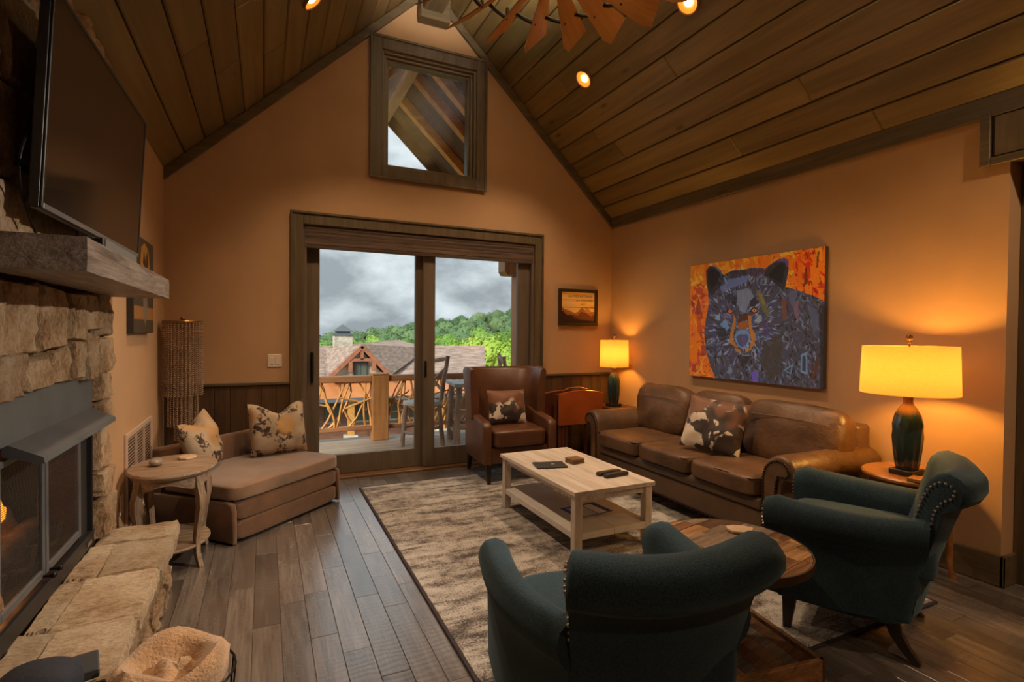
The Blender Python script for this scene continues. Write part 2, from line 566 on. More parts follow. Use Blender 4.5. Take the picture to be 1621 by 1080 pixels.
wn = b.build('wall_side', m_wall); tag(wn, 'recessed side wall beside the opening', 'wall', kind='structure')
b = MB()
b.box(XL - 0.2, XR + 0.3, YF - 0.2, YF, -0.2, 5.1)
wf = b.build('wall_front', m_wall); tag(wf, 'tan wall behind the camera', 'wall', kind='structure')

# rake and eave trim
b = MB()
for sgn in (-1, 1):
    xe = XC + sgn * HW
    b.prism([(xe, roof_z(xe) - 0.005), (XC, ZR - 0.005), (XC, ZR - 0.105), (xe, roof_z(xe) - 0.105)], 'y', YB - 0.035, YB - 0.001, 0.004)
t2 = b.build('trim_2', m_trim_x); tag(t2, 'dark rake trim along the gable peak', 'trim', kind='structure')
b = MB(); b.box(XR - 0.035, XR - 0.0005, YF, YB - 0.036, 2.676, 2.80, 0.004)
t3 = b.build('trim_3', m_trim_y); tag(t3, 'dark crown trim above the sofa wall', 'trim', kind='structure')

# wood header over the side opening
b = MB(); b.box(XR - 0.02, XR + 0.165, YF, 1.602, 2.402, 2.676, 0.006)
t4 = b.build('trim_4', m_trim_y); tag(t4, 'stained wood header box at the side opening', 'trim', kind='structure')
b = MB()
b.box(XR - 0.045, XR - 0.0205, 1.565, 1.615, 2.395, 2.69, 0.004); b.box(XR - 0.045, XR - 0.0205, YF, 1.565, 2.395, 2.44, 0.004)
b.build('header_moulding', m_trim_y, t4)
b = MB(); b.box(XR - 0.035, XR - 0.0205, 1.39, 1.55, 2.445, 2.67, 0.004)
b.build('header_stile', m_trim, t4)
b = MB(); b.box(XR + 0.13, XR + 0.1645, 1.20, 1.4895, 0.0, 2.40, 0.004)
t5 = b.build('trim_5', m_trim); tag(t5, 'brown wood door casing at the right edge', 'trim', kind='structure')

# base boards
b = MB(); b.box(XR - 0.022, XR - 0.0005, 1.468, YB - 0.05, 0.001, 0.176, 0.005)
b.box(XR - 0.022, XR + 0.13, 1.468, 1.4895, 0.001, 0.176, 0.005)
bb = b.build('baseboard_right', m_trim_y); tag(bb, 'brown wood baseboard under the sofa wall', 'baseboard', kind='structure')
b = MB(); b.box(XL + 0.0005, XL + 0.02, 3.43, YB - 0.05, 0.001, 0.15, 0.004)
bb = b.build('baseboard_left', m_trim_y); tag(bb, 'brown wood baseboard in the settee corner', 'baseboard', kind='structure')

# wainscot
rw = random.Random(5)
for i_, (x0, x1) in enumerate(((XL + 0.001, 0.213), (2.825, XR - 0.023))):
    n = max(1, round((x1 - x0) / 0.125))
    w = (x1 - x0) / n
    for k in range(n):
        p = MB(); p.box(-w / 2 + 0.001, w / 2 - 0.001, -0.018, 0, 0.0, 0.925, 0.003)
        p.build('wainscot_board', m_wains, wall_back, loc=(x0 + w * (k + 0.5), YB - 0.0005, 0.001))
    p = MB(); p.box(x0, x1, YB - 0.034, YB - 0.0005, 0.927, 0.955, 0.005)
    p.build('wainscot_cap', m_trim_x, wall_back)

# upper window ------------------------------------------------------------
b = MB()
for (x0, x1, z0, z1) in ((0.925, WX0, 2.925, 4.292), (WX1, 2.125, 2.925, 4.292), (WX0, WX1, 2.925, WZ0), (WX0, WX1, WZ1, 4.292)):
    b.box(x0, x1, YB - 0.028, YB - 0.0005, z0, z1, 0.004)
for (x0, x1, z0, z1) in ((0.915, 0.94, 2.915, 4.302), (2.11, 2.135, 2.915, 4.302), (0.94, 2.11, 2.915, 2.94), (0.94, 2.11, 4.277, 4.302)):
    b.box(x0, x1, YB - 0.042, YB - 0.028, z0, z1, 0.003)
win = b.build('window_1', m_trim); tag(win, 'square gable window with a dark wood surround', 'window', kind='structure')
b = MB()
for k, (o, d) in enumerate(((0.0, 0.02), (0.028, 0.05), (0.05, 0.08))):
    x0, x1, z0, z1 = WX0 + o, WX1 - o, WZ0 + o * 0.5, WZ1 - o
    y0, y1 = YB + d - 0.02 + 0.002, YB + 0.15
    wdt = 0.024
    b.box(x0, x0 + wdt, y0, y1, z0, z1, 0.003); b.box(x1 - wdt, x1, y0, y1, z0, z1, 0.003)
    b.box(x0 + wdt, x1 - wdt, y0, y1, z0, z0 + wdt, 0.003); b.box(x0 + wdt, x1 - wdt, y0, y1, z1 - wdt, z1, 0.003)
m_sash = plain('window_sash', (0.16, 0.12, 0.075), 0.4)
b.build('window_frame', m_sash, win)
b = MB(); b.box(WX0 + 0.074, WX1 - 0.074, YB + 0.10, YB + 0.106, WZ0 + 0.049, WZ1 - 0.074)
b.build('pane', m_glass, win)

# sliding glass door ------------------------------------------------------
b = MB()
for (x0, x1, z0, z1) in ((0.214, DX0, 0.001, 2.51), (DX1, 2.824, 0.001, 2.51), (DX0, DX1, DZ, 2.51)):
    b.box(x0, x1, YB - 0.03, YB - 0.0005, z0, z1, 0.004)
for (x0, x1, z0, z1) in ((0.206, 0.228, 0.001, 2.52), (2.81, 2.832, 0.001, 2.52), (0.228, 2.81, 2.498, 2.52)):
    b.box(x0, x1, YB - 0.045, YB - 0.03, z0, z1, 0.003)
door = b.build('door_1', m_trim); tag(door, 'wide sliding glass door with stained wood casing', 'door', kind='structure')
b = MB()
b.box(DX0, DX0 + 0.03, YB + 0.001, YB + 0.19, 0.02, DZ, 0.003); b.box(DX1 - 0.03, DX1, YB + 0.001, YB + 0.19, 0.02, DZ, 0.003)
b.box(DX0 + 0.03, DX1 - 0.03, YB + 0.001, YB + 0.19, DZ - 0.03, DZ, 0.003)
b.build('door_frame', m_clad, door)
b = MB(); b.box(DX0, DX1, YB - 0.02, YB + 0.19, 0.0, 0.02, 0.004)
b.build('door_sill', plain('oak_sill', (0.16, 0.08, 0.035), 0.4), door)
def slider(x0, x1, y0, y1, st0, st1, rail_b, rail_t):
    p = MB()
    z0, z1 = 0.022, DZ - 0.032
    p.box(x0, x0 + st0, y0, y1, z0, z1, 0.004); p.box(x1 - st1, x1, y0, y1, z0, z1, 0.004)
    p.box(x0 + st0, x1 - st1, y0, y1, z0, z0 + rail_b, 0.004); p.box(x0 + st0, x1 - st1, y0, y1, z1 - rail_t, z1, 0.004)
    o = p.build('sliding_panel', m_clad, door)
    q = MB(); ym = (y0 + y1) / 2
    q.box(x0 + st0, x1 - st1, ym - 0.003, ym + 0.003, z0 + rail_b, z1 - rail_t)
    q.build('pane', m_glass, o)
    return o
left_panel = slider(DX0 + 0.032, 1.505, YB + 0.10, YB + 0.145, 0.12, 0.10, 0.19, 0.12)
right_panel = slider(1.475, DX1 - 0.032, YB + 0.045, YB + 0.09, 0.125, 0.145, 0.19, 0.12)
b = MB(); b.box(0.39, 0.42, YB + 0.07, YB + 0.10, 0.93, 1.22, 0.01, 2); b.box(0.397, 0.413, YB + 0.06, YB + 0.075, 0.98, 1.17, 0.006)
b.build('handle', m_black, left_panel)
b = MB(); b.box(1.487, 1.51, YB + 0.032, YB + 0.0455, 0.96, 1.12, 0.004)
b.build('latch', m_black, right_panel)

# woven roman shade drawn up at the door head
shade = empty('roman_shade', (DX0, YB, 2.19), 0, 'brown woven roman shade drawn up above the glass door', 'shade')
m_reed = wood('woven_reed', (0.06, 0.036, 0.024), (0.12, 0.075, 0.052), (0.20, 0.135, 0.095), 'x', 0.6, 9, 18, 0.25, 0, 0.3)
rs = random.Random(2)
for k in range(6):
    z1 = 0.205 - k * 0.034
    p = MB()
    for j in range(5):
        zz = z1 - j * 0.0065
        p.box(0.012, DX1 - DX0 - 0.012, 0.0 - 0.004 * (5 - k) * 0.5 + rs.uniform(-0.002, 0.002) - 0.003 * (j == 2), 0.045, zz - 0.0060, zz, 0.0012)
    p.build('shade_fold', m_reed, shade)

# light switch, outlet, return-air grille ----------------------------------
sw = empty('light_switch', (0.081, YB, 1.146), 0, 'double rocker light switch plate beside the glass door', 'switch')
b = MB(); b.box(-0.059, 0.059, -0.007, -0.0005, -0.058, 0.058, 0.003); b.build('plate', m_white, sw)
for dx in (-0.024, 0.024):
    b = MB(); b.box(dx - 0.017, dx + 0.017, -0.011, -0.0072, -0.034, 0.034, 0.002); b.build('rocker', m_white, sw)
ol = empty('wall_outlet', (XL, 3.74, 0.39), 0, 'small outlet plate low on the wall by the weathered table', 'outlet')
b = MB(); b.box(0.0005, 0.007, -0.037, 0.037, -0.058, 0.058, 0.003); b.build('plate', m_white, ol)
for dz in (-0.02, 0.02):
    b = MB(); b.box(0.0072, 0.010, -0.015, 0.015, dz - 0.014, dz + 0.014, 0.002); b.build('socket', m_white, ol)
gv = empty('air_grille', (XL, 4.23, 0.50), 0, 'pale louvred return-air grille on the wall behind the weathered table', 'vent')
m_grille = plain('grille_paint', (0.52, 0.38, 0.28), 0.5)
b = MB()
b.box(0.0005, 0.014, -0.40, -0.365, -0.30, 0.285, 0.003); b.box(0.0005, 0.014, 0.365, 0.40, -0.30, 0.285, 0.003)
b.box(0.0005, 0.014, -0.365, 0.365, -0.30, -0.265, 0.003); b.box(0.0005, 0.014, -0.365, 0.365, 0.25, 0.285, 0.003)
b.build('frame', m_grille, gv)
b = MB(); b.box(0.0005, 0.002, -0.365, 0.365, -0.265, 0.25); b.build('backing', plain('grille_dark', (0.1, 0.06, 0.035), 0.8), gv)
lv = MB(); lv.box(-0.001, 0.001, -0.365, 0.365, -0.009, 0.009)
l0 = lv.build('louvre', m_grille, gv, loc=(0.008, 0, -0.25), rot=(0, math.radians(35), 0))
for k in range(1, 26):
    c = l0.copy(); COL.objects.link(c); c.location.z = -0.25 + 0.0195 * k
b = MB()
for yy in (-0.12, 0.12): b.box(0.003, 0.015, yy - 0.004, yy + 0.004, -0.265, 0.25)
b.build('mullion', m_grille, gv)
# ================================================================== outside: deck, railing, porch roof
ZD = -0.15
m_deck = wood('deck_cedar', (0.22, 0.16, 0.11), (0.32, 0.245, 0.175), (0.42, 0.33, 0.25), 'x', 0.6, 5, 12, 0.15, 0, 0.2)
m_rail = wood('cedar_rail', (0.22, 0.085, 0.03), (0.33, 0.135, 0.05), (0.42, 0.19, 0.075), 'x', 0.5, 5, 12, 0.1, 0.2, 0.15)
m_post = wood('cedar_post', (0.30, 0.115, 0.03), (0.40, 0.165, 0.048), (0.48, 0.22, 0.07), 'z', 0.5, 5, 12, 0.1, 0.2, 0.15)
m_branch = patches('peeled_branch', [(0.3, (0.46, 0.19, 0.04)), (0.7, (0.70, 0.34, 0.09))], 9, 0.5)
m_log = patches('weathered_log', [(0.3, (0.24, 0.15, 0.105)), (0.7, (0.48, 0.34, 0.26))], 14, 0.7, (1, 1, 0.3), 0.3)
m_grey_top = patches('weathered_top', [(0.3, (0.42, 0.42, 0.42)), (0.7, (0.60, 0.60, 0.60))], 9, 0.6, (0.3, 1, 1))
m_rafter = wood('porch_rafter', (0.55, 0.19, 0.025), (0.72, 0.28, 0.04), (0.85, 0.40, 0.08), 'x', 0.5, 5, 6, 0.08, 0.2, 0.2)
m_soffit = wood('porch_soffit', (0.10, 0.042, 0.028), (0.14, 0.062, 0.042), (0.18, 0.085, 0.06), 'y', 0.6, 5, 10, 0.15, 0, 0.2)

b = MB(); b.box(-3.5, 6.5, YB + 0.2, 8.0, -0.42, -0.182)
deck = b.build('deck', m_soffit); tag(deck, 'weathered board deck beyond the glass door', 'deck', kind='structure')
y = YB + 0.205
while y < 7.98:
    p = MB(); p.box(-5.0, 5.0, 0.0015, 0.1385, -0.03, 0.0, 0.004)
    p.build('deck_board', m_deck, deck, loc=(1.5, y, ZD))
    y += 0.142

rail = empty('deck_railing', (1.5, 7.7, ZD), 0, 'rustic deck railing filled with twisted orange branches', 'railing')
def rl(px): return (px[0] - 1.5, px[1] - 7.7, px[2] - ZD)
posts = (-1.35, 1.505, 3.72)
for px in posts[:2]:
    b = MB(); b.box(px - 0.115 - 1.5, px + 0.115 - 1.5, -0.10, 0.13, 0.001, 0.94, 0.008)
    po = b.build('post', m_post, rail)
    b = MB(); b.box(px - 0.12 - 1.5, px + 0.12 - 1.5, -0.105, 0.135, 0.942, 0.965, 0.008)
    b.build('post_cap', m_post, po)
rb_ = random.Random(21)
for a, c in zip(posts[:-1], posts[1:]):
    x0, x1 = a + 0.117 - 1.5, c - 0.117 - 1.5
    b = MB(); b.box(x0, x1, -0.06, 0.08, 0.845, 0.935, 0.008); b.build('top_rail', m_rail, rail)
    b = MB(); b.box(x0, x1, -0.04, 0.06, 0.155, 0.215, 0.006); b.build('bottom_rail', m_rail, rail)
    n = 44
    for k in range(n):
        cx = x0 + (x1 - x0) * (k + rb_.random()) / n
        kind = rb_.random()
        if kind < 0.72:
            dx = rb_.uniform(-0.38, 0.38)
            p0 = Vector((cx - dx / 2, rb_.uniform(-0.02, 0.03), 0.20)); p1 = Vector((cx + dx / 2, rb_.uniform(-0.02, 0.03), 0.86))
        else:
            dx = rb_.choice((-1, 1)) * rb_.uniform(0.3, 0.6); z0 = rb_.uniform(0.25, 0.6)
            p0 = Vector((cx - dx / 2, rb_.uniform(-0.03, 0.04), z0)); p1 = Vector((cx + dx / 2, rb_.uniform(-0.03, 0.04), z0 + rb_.uniform(0.08, 0.28)))
        p0.x = min(max(p0.x, x0), x1); p1.x = min(max(p1.x, x0), x1)
        pts = []
        off = Vector((rb_.uniform(-0.09, 0.09), 0, rb_.uniform(-0.03, 0.03)))
        for j in range(6):
            s_ = j / 5
            pts.append(p0.lerp(p1, s_) + off * math.sin(s_ * math.pi) + Vector((rb_.uniform(-0.02, 0.02), rb_.uniform(-0.008, 0.008), 0)) * (0 < j < 5))
        r0 = rb_.uniform(0.012, 0.023)
        b = MB(); b.tube(pts, [r0 * (1 - 0.07 * j) for j in range(6)], 6)
        b.build('branch', m_branch, rail, smooth=60)

# porch timber post with beam end, far right
pp = empty('porch_post', (3.74, 7.62, ZD), 0, 'reddish timber porch post with chamfered beam end right of the deck', 'post')
b = MB(); b.box(-0.12, 0.12, -0.1, 0.12, 0.001, 2.47, 0.01); b.build('post', m_post, pp)
b = MB(); b.prism([(-0.34, 2.53), (-0.30, 2.475), (0.4, 2.475), (0.4, 2.76), (-0.34, 2.76)], 'y', -0.12, 0.14, 0.006); b.build('beam_end', m_post, pp)

# porch roof (seen through the gable window)
proof = empty('porch_roof', (1.53, 5.45, 4.45), 0, 'gabled porch roof with orange rafters outside the gable window', 'roof')
PZ, PS = 4.62, 0.95
def pz(x): return PZ - PS * abs(x)
for sg in (-1, 1):
    EV = 2.9 if sg > 0 else 2.15
    ys = 5.45
    while ys < 7.83:
        b = MB()
        b.prism([(0, PZ + 0.16 - 4.45), (sg * EV, pz(EV) + 0.16 - 4.45), (sg * EV, pz(EV) + 0.19 - 4.45), (0, PZ + 0.19 - 4.45)], 'y', ys - 5.45, ys + 0.195 - 5.45)
        b.build('soffit_board', m_soffit, proof)
        ys += 0.2
    for yc in (5.95, 6.40, 7.13):
        b = MB()
        b.prism([(sg * 0.08, pz(0.08) - 4.45), (sg * (EV - 0.1), pz(EV - 0.1) - 4.45), (sg * (EV - 0.1), pz(EV - 0.1) + 0.155 - 4.45), (sg * 0.08, pz(0.08) + 0.155 - 4.45)], 'y', yc - 5.45 - 0.06, yc - 5.45 + 0.06, 0.006)
        b.build('rafter', m_rafter, proof)
    b = MB()
    b.prism([(0, PZ - 4.45 - 0.04), (sg * EV, pz(EV) - 4.45 - 0.04), (sg * EV, pz(EV) + 0.2 - 4.45), (0, PZ + 0.2 - 4.45)], 'y', 7.835 - 5.45, 7.875 - 5.45)
    b.build('barge_board', m_soffit, proof)
b = MB(); b.box(-0.08, 0.08, 0.002, 2.2, PZ - 4.45 - 0.2, PZ - 4.45 + 0.1, 0.006)
b.build('ridge_beam', wood('ridge_fir', (0.40, 0.18, 0.10), (0.52, 0.26, 0.15), (0.62, 0.34, 0.2), 'y', 0.5, 7, 8, 0.05, 0, 0.2), proof)

# log bar stools and table on the deck
def log(parent, name, p0, p1, r, seed):
    rr = random.Random(seed)
    P0, P1 = Vector(p0), Vector(p1)
    pts = [P0.lerp(P1, j / 4) + Vector((rr.uniform(-1, 1), rr.uniform(-1, 1), 0)) * r * 0.25 * (0 < j < 4) for j in range(5)]
    q = MB(); q.tube(pts, [r * rr.uniform(0.85, 1.12) for _ in range(5)], 9)
    return q.build(name, m_log, parent, smooth=60)
def stool(loc, rz, label):
    o = empty('log_bar_stool', loc, rz, label, 'stool', 'log stools on the deck')
    b = MB(); b.cushion(0.42, 0.40, 0.07, 0.1, 8, 6, Matrix.Translation((0, 0, 0.595))); b.build('seat', m_grey_top, o, smooth=50)
    for i, (sx, sy) in enumerate(((-1, -1), (1, -1), (-1, 1), (1, 1))):
        log(o, 'leg', (sx * 0.20, sy * 0.19, 0.001), (sx * 0.165, sy * 0.155, 0.565), 0.032, i)
    log(o, 'back_post', (-0.175, 0.175, 0.63), (-0.23, 0.25, 1.22), 0.028, 5)
    log(o, 'back_post', (0.175, 0.175, 0.63), (0.23, 0.25, 1.24), 0.030, 6)
    log(o, 'back_rail', (-0.22, 0.245, 1.14), (0.22, 0.245, 1.2), 0.028, 7)
    log(o, 'back_spindle', (-0.19, 0.20, 0.74), (0.21, 0.24, 1.08), 0.022, 8)
    log(o, 'back_spindle', (0.19, 0.20, 0.74), (-0.20, 0.24, 1.02), 0.022, 9)
    log(o, 'rung', (-0.19, -0.18, 0.2), (0.19, -0.18, 0.2), 0.020, 10)
    log(o, 'rung', (-0.19, -0.17, 0.26), (-0.19, 0.17, 0.26), 0.020, 11)
    log(o, 'rung', (0.19, -0.17, 0.26), (0.19, 0.17, 0.26), 0.020, 12)
    return o
stool((1.96, 7.02, ZD), math.radians(-62), 'log bar stool on the deck left of the log table')
stool((3.42, 7.05, ZD), math.radians(75), 'log bar stool half hidden behind the wing chair')
tb = empty('log_bar_table', (2.72, 7.02, ZD), math.radians(-8), 'log bar table with grey top standing on the deck', 'table')
for k in range(4):
    b = MB(); b.box(-0.36 + 0.18 * k + 0.002, -0.36 + 0.18 * (k + 1) - 0.002, -0.33, 0.33, 0.815, 0.865, 0.008); b.build('top_board', m_grey_top, tb)
for i, (sx, sy) in enumerate(((-1, -1), (1, -1), (-1, 1), (1, 1))):
    log(tb, 'leg', (sx * 0.30, sy * 0.26, 0.001), (sx * 0.28, sy * 0.25, 0.814), 0.045, 30 + i)
for i, sy in enumerate((-1, 1)):
    log(tb, 'rung', (-0.29, sy * 0.25, 0.25), (0.29, sy * 0.25, 0.25), 0.028, 40 + i)
for i, sx in enumerate((-1, 1)):
    log(tb, 'rung', (sx * 0.29, -0.25, 0.17), (sx * 0.29, 0.25, 0.17), 0.028, 44 + i)

# ================================================================== neighbouring lodge
m_shingle = patches('brown_shingles', [(0.35, (0.21, 0.145, 0.115)), (0.65, (0.40, 0.285, 0.225))], 3.5, 0.8, (0.5, 1, 2.5), 0.5, 6, 0, 0, 12)
m_barge = patches('red_timber', [(0.3, (0.28, 0.09, 0.045)), (0.7, (0.42, 0.16, 0.08))], 3, 0.6)
m_lodge = patches('lodge_siding', [(0.3, (0.22, 0.085, 0.05)), (0.7, (0.32, 0.15, 0.09))], 2.2, 0.7, (1, 1, 5))
m_copper = patches('copper_roof', [(0.3, (0.44, 0.15, 0.045)), (0.7, (0.56, 0.22, 0.075))], 1.2, 0.5)
m_stone_far = patches('lodge_stone', [(0.3, (0.30, 0.26, 0.20)), (0.5, (0.48, 0.43, 0.35)), (0.7, (0.60, 0.55, 0.47))], 3.0, 0.9, (1, 1, 1.5), 0.4, 2)
m_slate = plain('slate_cap', (0.10, 0.115, 0.13), 0.6)
m_farglass = plain('far_window_glass', (0.10, 0.12, 0.095), 0.5, spec=0.3)
lodge = empty('lodge_building', (6, 31, -5.6), 0, 'neighbouring mountain lodge with brown shingle roof and timber gable', 'building')
LO = Vector((6, 31, -5.6))
def quad_slab(pts, th, name, mat, parent=None):
    t = MB()
    P = [Vector(p) - LO for p in pts]
    nrm = (P[1] - P[0]).cross(P[2] - P[0]).normalized() * th
    t.loft([[p for p in P], [p - nrm for p in P]])
    return t.build(name, mat, parent or lodge)
# main roof, front slope and back slope
quad_slab([(-14, 29.6, -1.02), (12.15, 29.6, -1.05), (13.9, 34.0, 0.50), (-16, 34.0, 0.52)], 0.15, 'roof', m_shingle)
quad_slab([(-16, 34.0, 0.52), (13.9, 34.0, 0.50), (14.2, 39.0, -1.6), (-16, 39.0, -1.6)], 0.15, 'roof', m_shingle)
# projecting gable
GT, GL_, GR_ = (4.72, 29.0, 0.66), (3.02, 29.0, -1.02), (6.22, 29.0, -1.05)
GE, GEL, GER = (8.4, 36.6, 0.78), (3.2, 33.0, 0.35), (9.6, 33.5, 0.30)
quad_slab([GL_, GT, GE, GEL], -0.12, 'gable_roof', m_shingle)
quad_slab([GT, GR_, GER, GE], -0.12, 'gable_roof', m_shingle)
t = MB(); t.prism([(3.35, -1.35), (6.0, -1.35), (6.0, -1.05), (4.72, 0.40), (3.35, -1.0)], 'y', 29.25, 29.5, 0, Matrix.Translation(-LO)); t.build('gable_wall', m_stone_far, lodge)
def bar(p0, p1, w, d, name, mat, parent=None):
    P0, P1 = Vector(p0) - LO, Vector(p1) - LO
    dr = (P1 - P0).normalized(); s_ = dr.cross(Vector((0, 1, 0))).normalized() * w / 2; e = Vector((0, d / 2, 0))
    t = MB(); t.loft([[p + s_ + e, p - s_ + e, p - s_ - e, p + s_ - e] for p in (P0, P1)])
    return t.build(name, mat, parent or lodge)
bar((3.0, 28.9, -1.1), (4.75, 28.9, 0.62), 0.2, 0.14, 'barge_board', m_barge)
bar((6.3, 28.9, -1.1), (4.70, 28.9, 0.62), 0.2, 0.14, 'barge_board', m_barge)
bar((4.1, 28.92, -0.12), (5.4, 28.92, -0.12), 0.16, 0.12, 'collar_tie', m_barge)
bar((4.72, 28.92, -0.1), (4.72, 28.92, 0.5), 0.16, 0.12, 'king_post', m_barge)
bar((4.12, 28.95, -0.2), (4.12, 28.95, -0.75), 0.2, 0.2, 'bracket', m_barge)
bar((5.36, 28.95, -0.2), (5.36, 28.95, -0.75), 0.2, 0.2, 'bracket', m_barge)
t = MB(); t.box(4.33, 5.08, 29.15, 29.249, -1.08, -0.22, 0.01, 1, Matrix.Translation(-LO)); wfr = t.build('window', plain('lodge_window_frame', (0.07, 0.055, 0.04), 0.5), lodge)
t = MB()
for x0, x1 in ((4.41, 4.69), (4.72, 5.0)): t.box(x0, x1, 29.13, 29.149, -1.0, -0.30, 0, 1, Matrix.Translation(-LO))
t.build('pane', m_farglass, wfr)
# lower storey: copper skirt roof, wall, windows, stone piers
t = MB(); t.box(-14, 12.0, 29.7, 30.1, -5.6, -1.15, 0, 1, Matrix.Translation(-LO)); t.build('wall', m_lodge, lodge)
quad_slab([(-14, 27.9, -2.02), (12.2, 27.9, -2.05), (12.2, 29.7, -1.25), (-14, 29.7, -1.22)], 0.1, 'copper_skirt_roof', m_copper)
t = MB(); t.box(-14, 12.2, 27.85, 27.93, -2.22, -2.02, 0, 1, Matrix.Translation(-LO)); t.build('eave_fascia', m_slate, lodge)
for k, x0 in enumerate((-6, -2.5, 1.2, 2.9, 4.6, 6.0, 7.6, 9.4)):
    t = MB(); t.box(x0, x0 + 0.75, 29.6, 29.699, -3.5, -2.6, 0.01, 1, Matrix.Translation(-LO)); f_ = t.build('window', m_farglass, lodge)
    t = MB(); t.box(x0 - 0.08, x0 + 0.83, 29.62, 29.66, -3.6, -3.5, 0, 1, Matrix.Translation(-LO)); t.box(x0 + 0.35, x0 + 0.4, 29.58, 29.599, -3.5, -2.6, 0, 1, Matrix.Translation(-LO)); t.build('mullion', m_stone_far, f_)
for x0 in (-8, -4, 0.2, 3.9, 5.4, 8.8, 11.0):
    t = MB(); t.box(x0, x0 + 0.32, 28.1, 28.42, -4.0, -2.15, 0, 1, Matrix.Translation(-LO)); pr_ = t.build('porch_column', m_branch, lodge)
    t = MB(); t.box(x0 - 0.18, x0 + 0.5, 27.95, 28.6, -5.6, -4.001, 0.03, 1, Matrix.Translation(-LO)); t.build('stone_pier', m_stone_far, lodge)
# chimney with lantern roof
t = MB(); t.box(3.72, 4.78, 32.6, 33.5, -0.6, 1.18, 0.02, 1, Matrix.Translation(-LO)); ch = t.build('chimney', m_stone_far, lodge)
t = MB(); t.box(3.64, 4.86, 32.5, 33.6, 1.181, 1.27, 0, 1, Matrix.Translation(-LO))
t.box(3.85, 4.65, 32.7, 33.4, 1.271, 1.42, 0, 1, Matrix.Translation(-LO)); t.build('chimney_band', m_slate, ch)
t = MB(); t.loft([[Vector((x, y_, 1.421)) - LO for x, y_ in ((3.72, 32.55), (4.78, 32.55), (4.78, 33.55), (3.72, 33.55))], [Vector((x, y_, 1.80)) - LO for x, y_ in ((4.2, 33.0), (4.3, 33.0), (4.3, 33.1), (4.2, 33.1))]])
t.build('chimney_roof', m_slate, ch)

# ================================================================== wooded hillside
m_ground = patches('hillside_grass', [(0.3, (0.05, 0.08, 0.02)), (0.7, (0.10, 0.14, 0.035))], 0.5, 0.9)
SKY_PTS = [(-0.6, -0.004), (0.088, -0.0012), (0.148, -0.0007), (0.242, 0.0175), (0.398, 0.038), (0.477, 0.053), (0.60, 0.078), (1.2, 0.16)]
def elev(a):
    for (a0, e0), (a1, e1) in zip(SKY_PTS[:-1], SKY_PTS[1:]):
        if a <= a1: return e0 + (e1 - e0) * max(0, (a - a0)) / (a1 - a0)
    return SKY_PTS[-1][1]
def top_z(x, y):
    a = x / y
    f = min(1.0, max(0.0, (y - 45) / 150.0)) ** 0.75
    return CAMH + y * (-0.052 * (1 - f) + elev(a) * f)
b = MB(); b.box(-150, 300, 8.05, 46, -6.2, -5.6); g0 = b.build('ground', m_ground); tag(g0, 'grassy ground below the deck', 'ground', kind='structure')
bmh = bmesh.new(); gv_ = {}
NXh, NYh = 40, 16
for i in range(NXh + 1):
    for j in range(NYh + 1):
        yy = 44 + (215 - 44) * j / NYh
        xx = yy * (-0.6 + 1.8 * i / NXh)
        zz = top_z(xx, yy) - 6.5 - (0 if j else 3)
        gv_[i, j] = bmh.verts.new((xx, yy, zz if j else -5.65))
for i in range(NXh):
    for j in range(NYh):
        bmh.faces.new((gv_[i, j], gv_[i + 1, j], gv_[i + 1, j + 1], gv_[i, j + 1]))
meh = bpy.data.meshes.new('hillside'); bmh.to_mesh(meh); bmh.free(); meh.materials.append(m_ground)
hill = link('hillside', meh); tag(hill, 'wooded hillside rising to the right beyond the lodge', 'hill', kind='structure')

def leaf_mat(name, c0, c1, c2):
    m, t, bs = _nodes(name)
    oi = t.nodes.new('ShaderNodeObjectInfo')
    v = _coord(t, (1, 1, 1)); n = _noise(t, v, 1.3, 3)
    ad = t.nodes.new('ShaderNodeMath'); ad.operation = 'ADD'
    mu = t.nodes.new('ShaderNodeMath'); mu.operation = 'MULTIPLY_ADD'; mu.inputs[1].default_value = 0.5; mu.inputs[2].default_value = -0.25
    t.links.new(oi.outputs['Random'], mu.inputs[0]); t.links.new(mu.outputs[0], ad.inputs[0]); t.links.new(n.outputs['Fac'], ad.inputs[1])
    r = _ramp(t, [(0.25, c0), (0.5, c1), (0.78, c2)])
    t.links.new(ad.outputs[0], r.inputs['Fac']); t.links.new(r.outputs['Color'], bs.inputs['Base Color'])
    bs.inputs['Roughness'].default_value = 0.8; bs.inputs['Specular IOR Level'].default_value = 0.2
    return m
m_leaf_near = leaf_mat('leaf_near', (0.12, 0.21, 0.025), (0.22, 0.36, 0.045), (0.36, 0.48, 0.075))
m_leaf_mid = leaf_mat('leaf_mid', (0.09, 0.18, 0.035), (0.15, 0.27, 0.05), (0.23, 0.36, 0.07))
m_leaf_far = leaf_mat('leaf_far', (0.075, 0.135, 0.06), (0.105, 0.18, 0.08), (0.145, 0.225, 0.10))
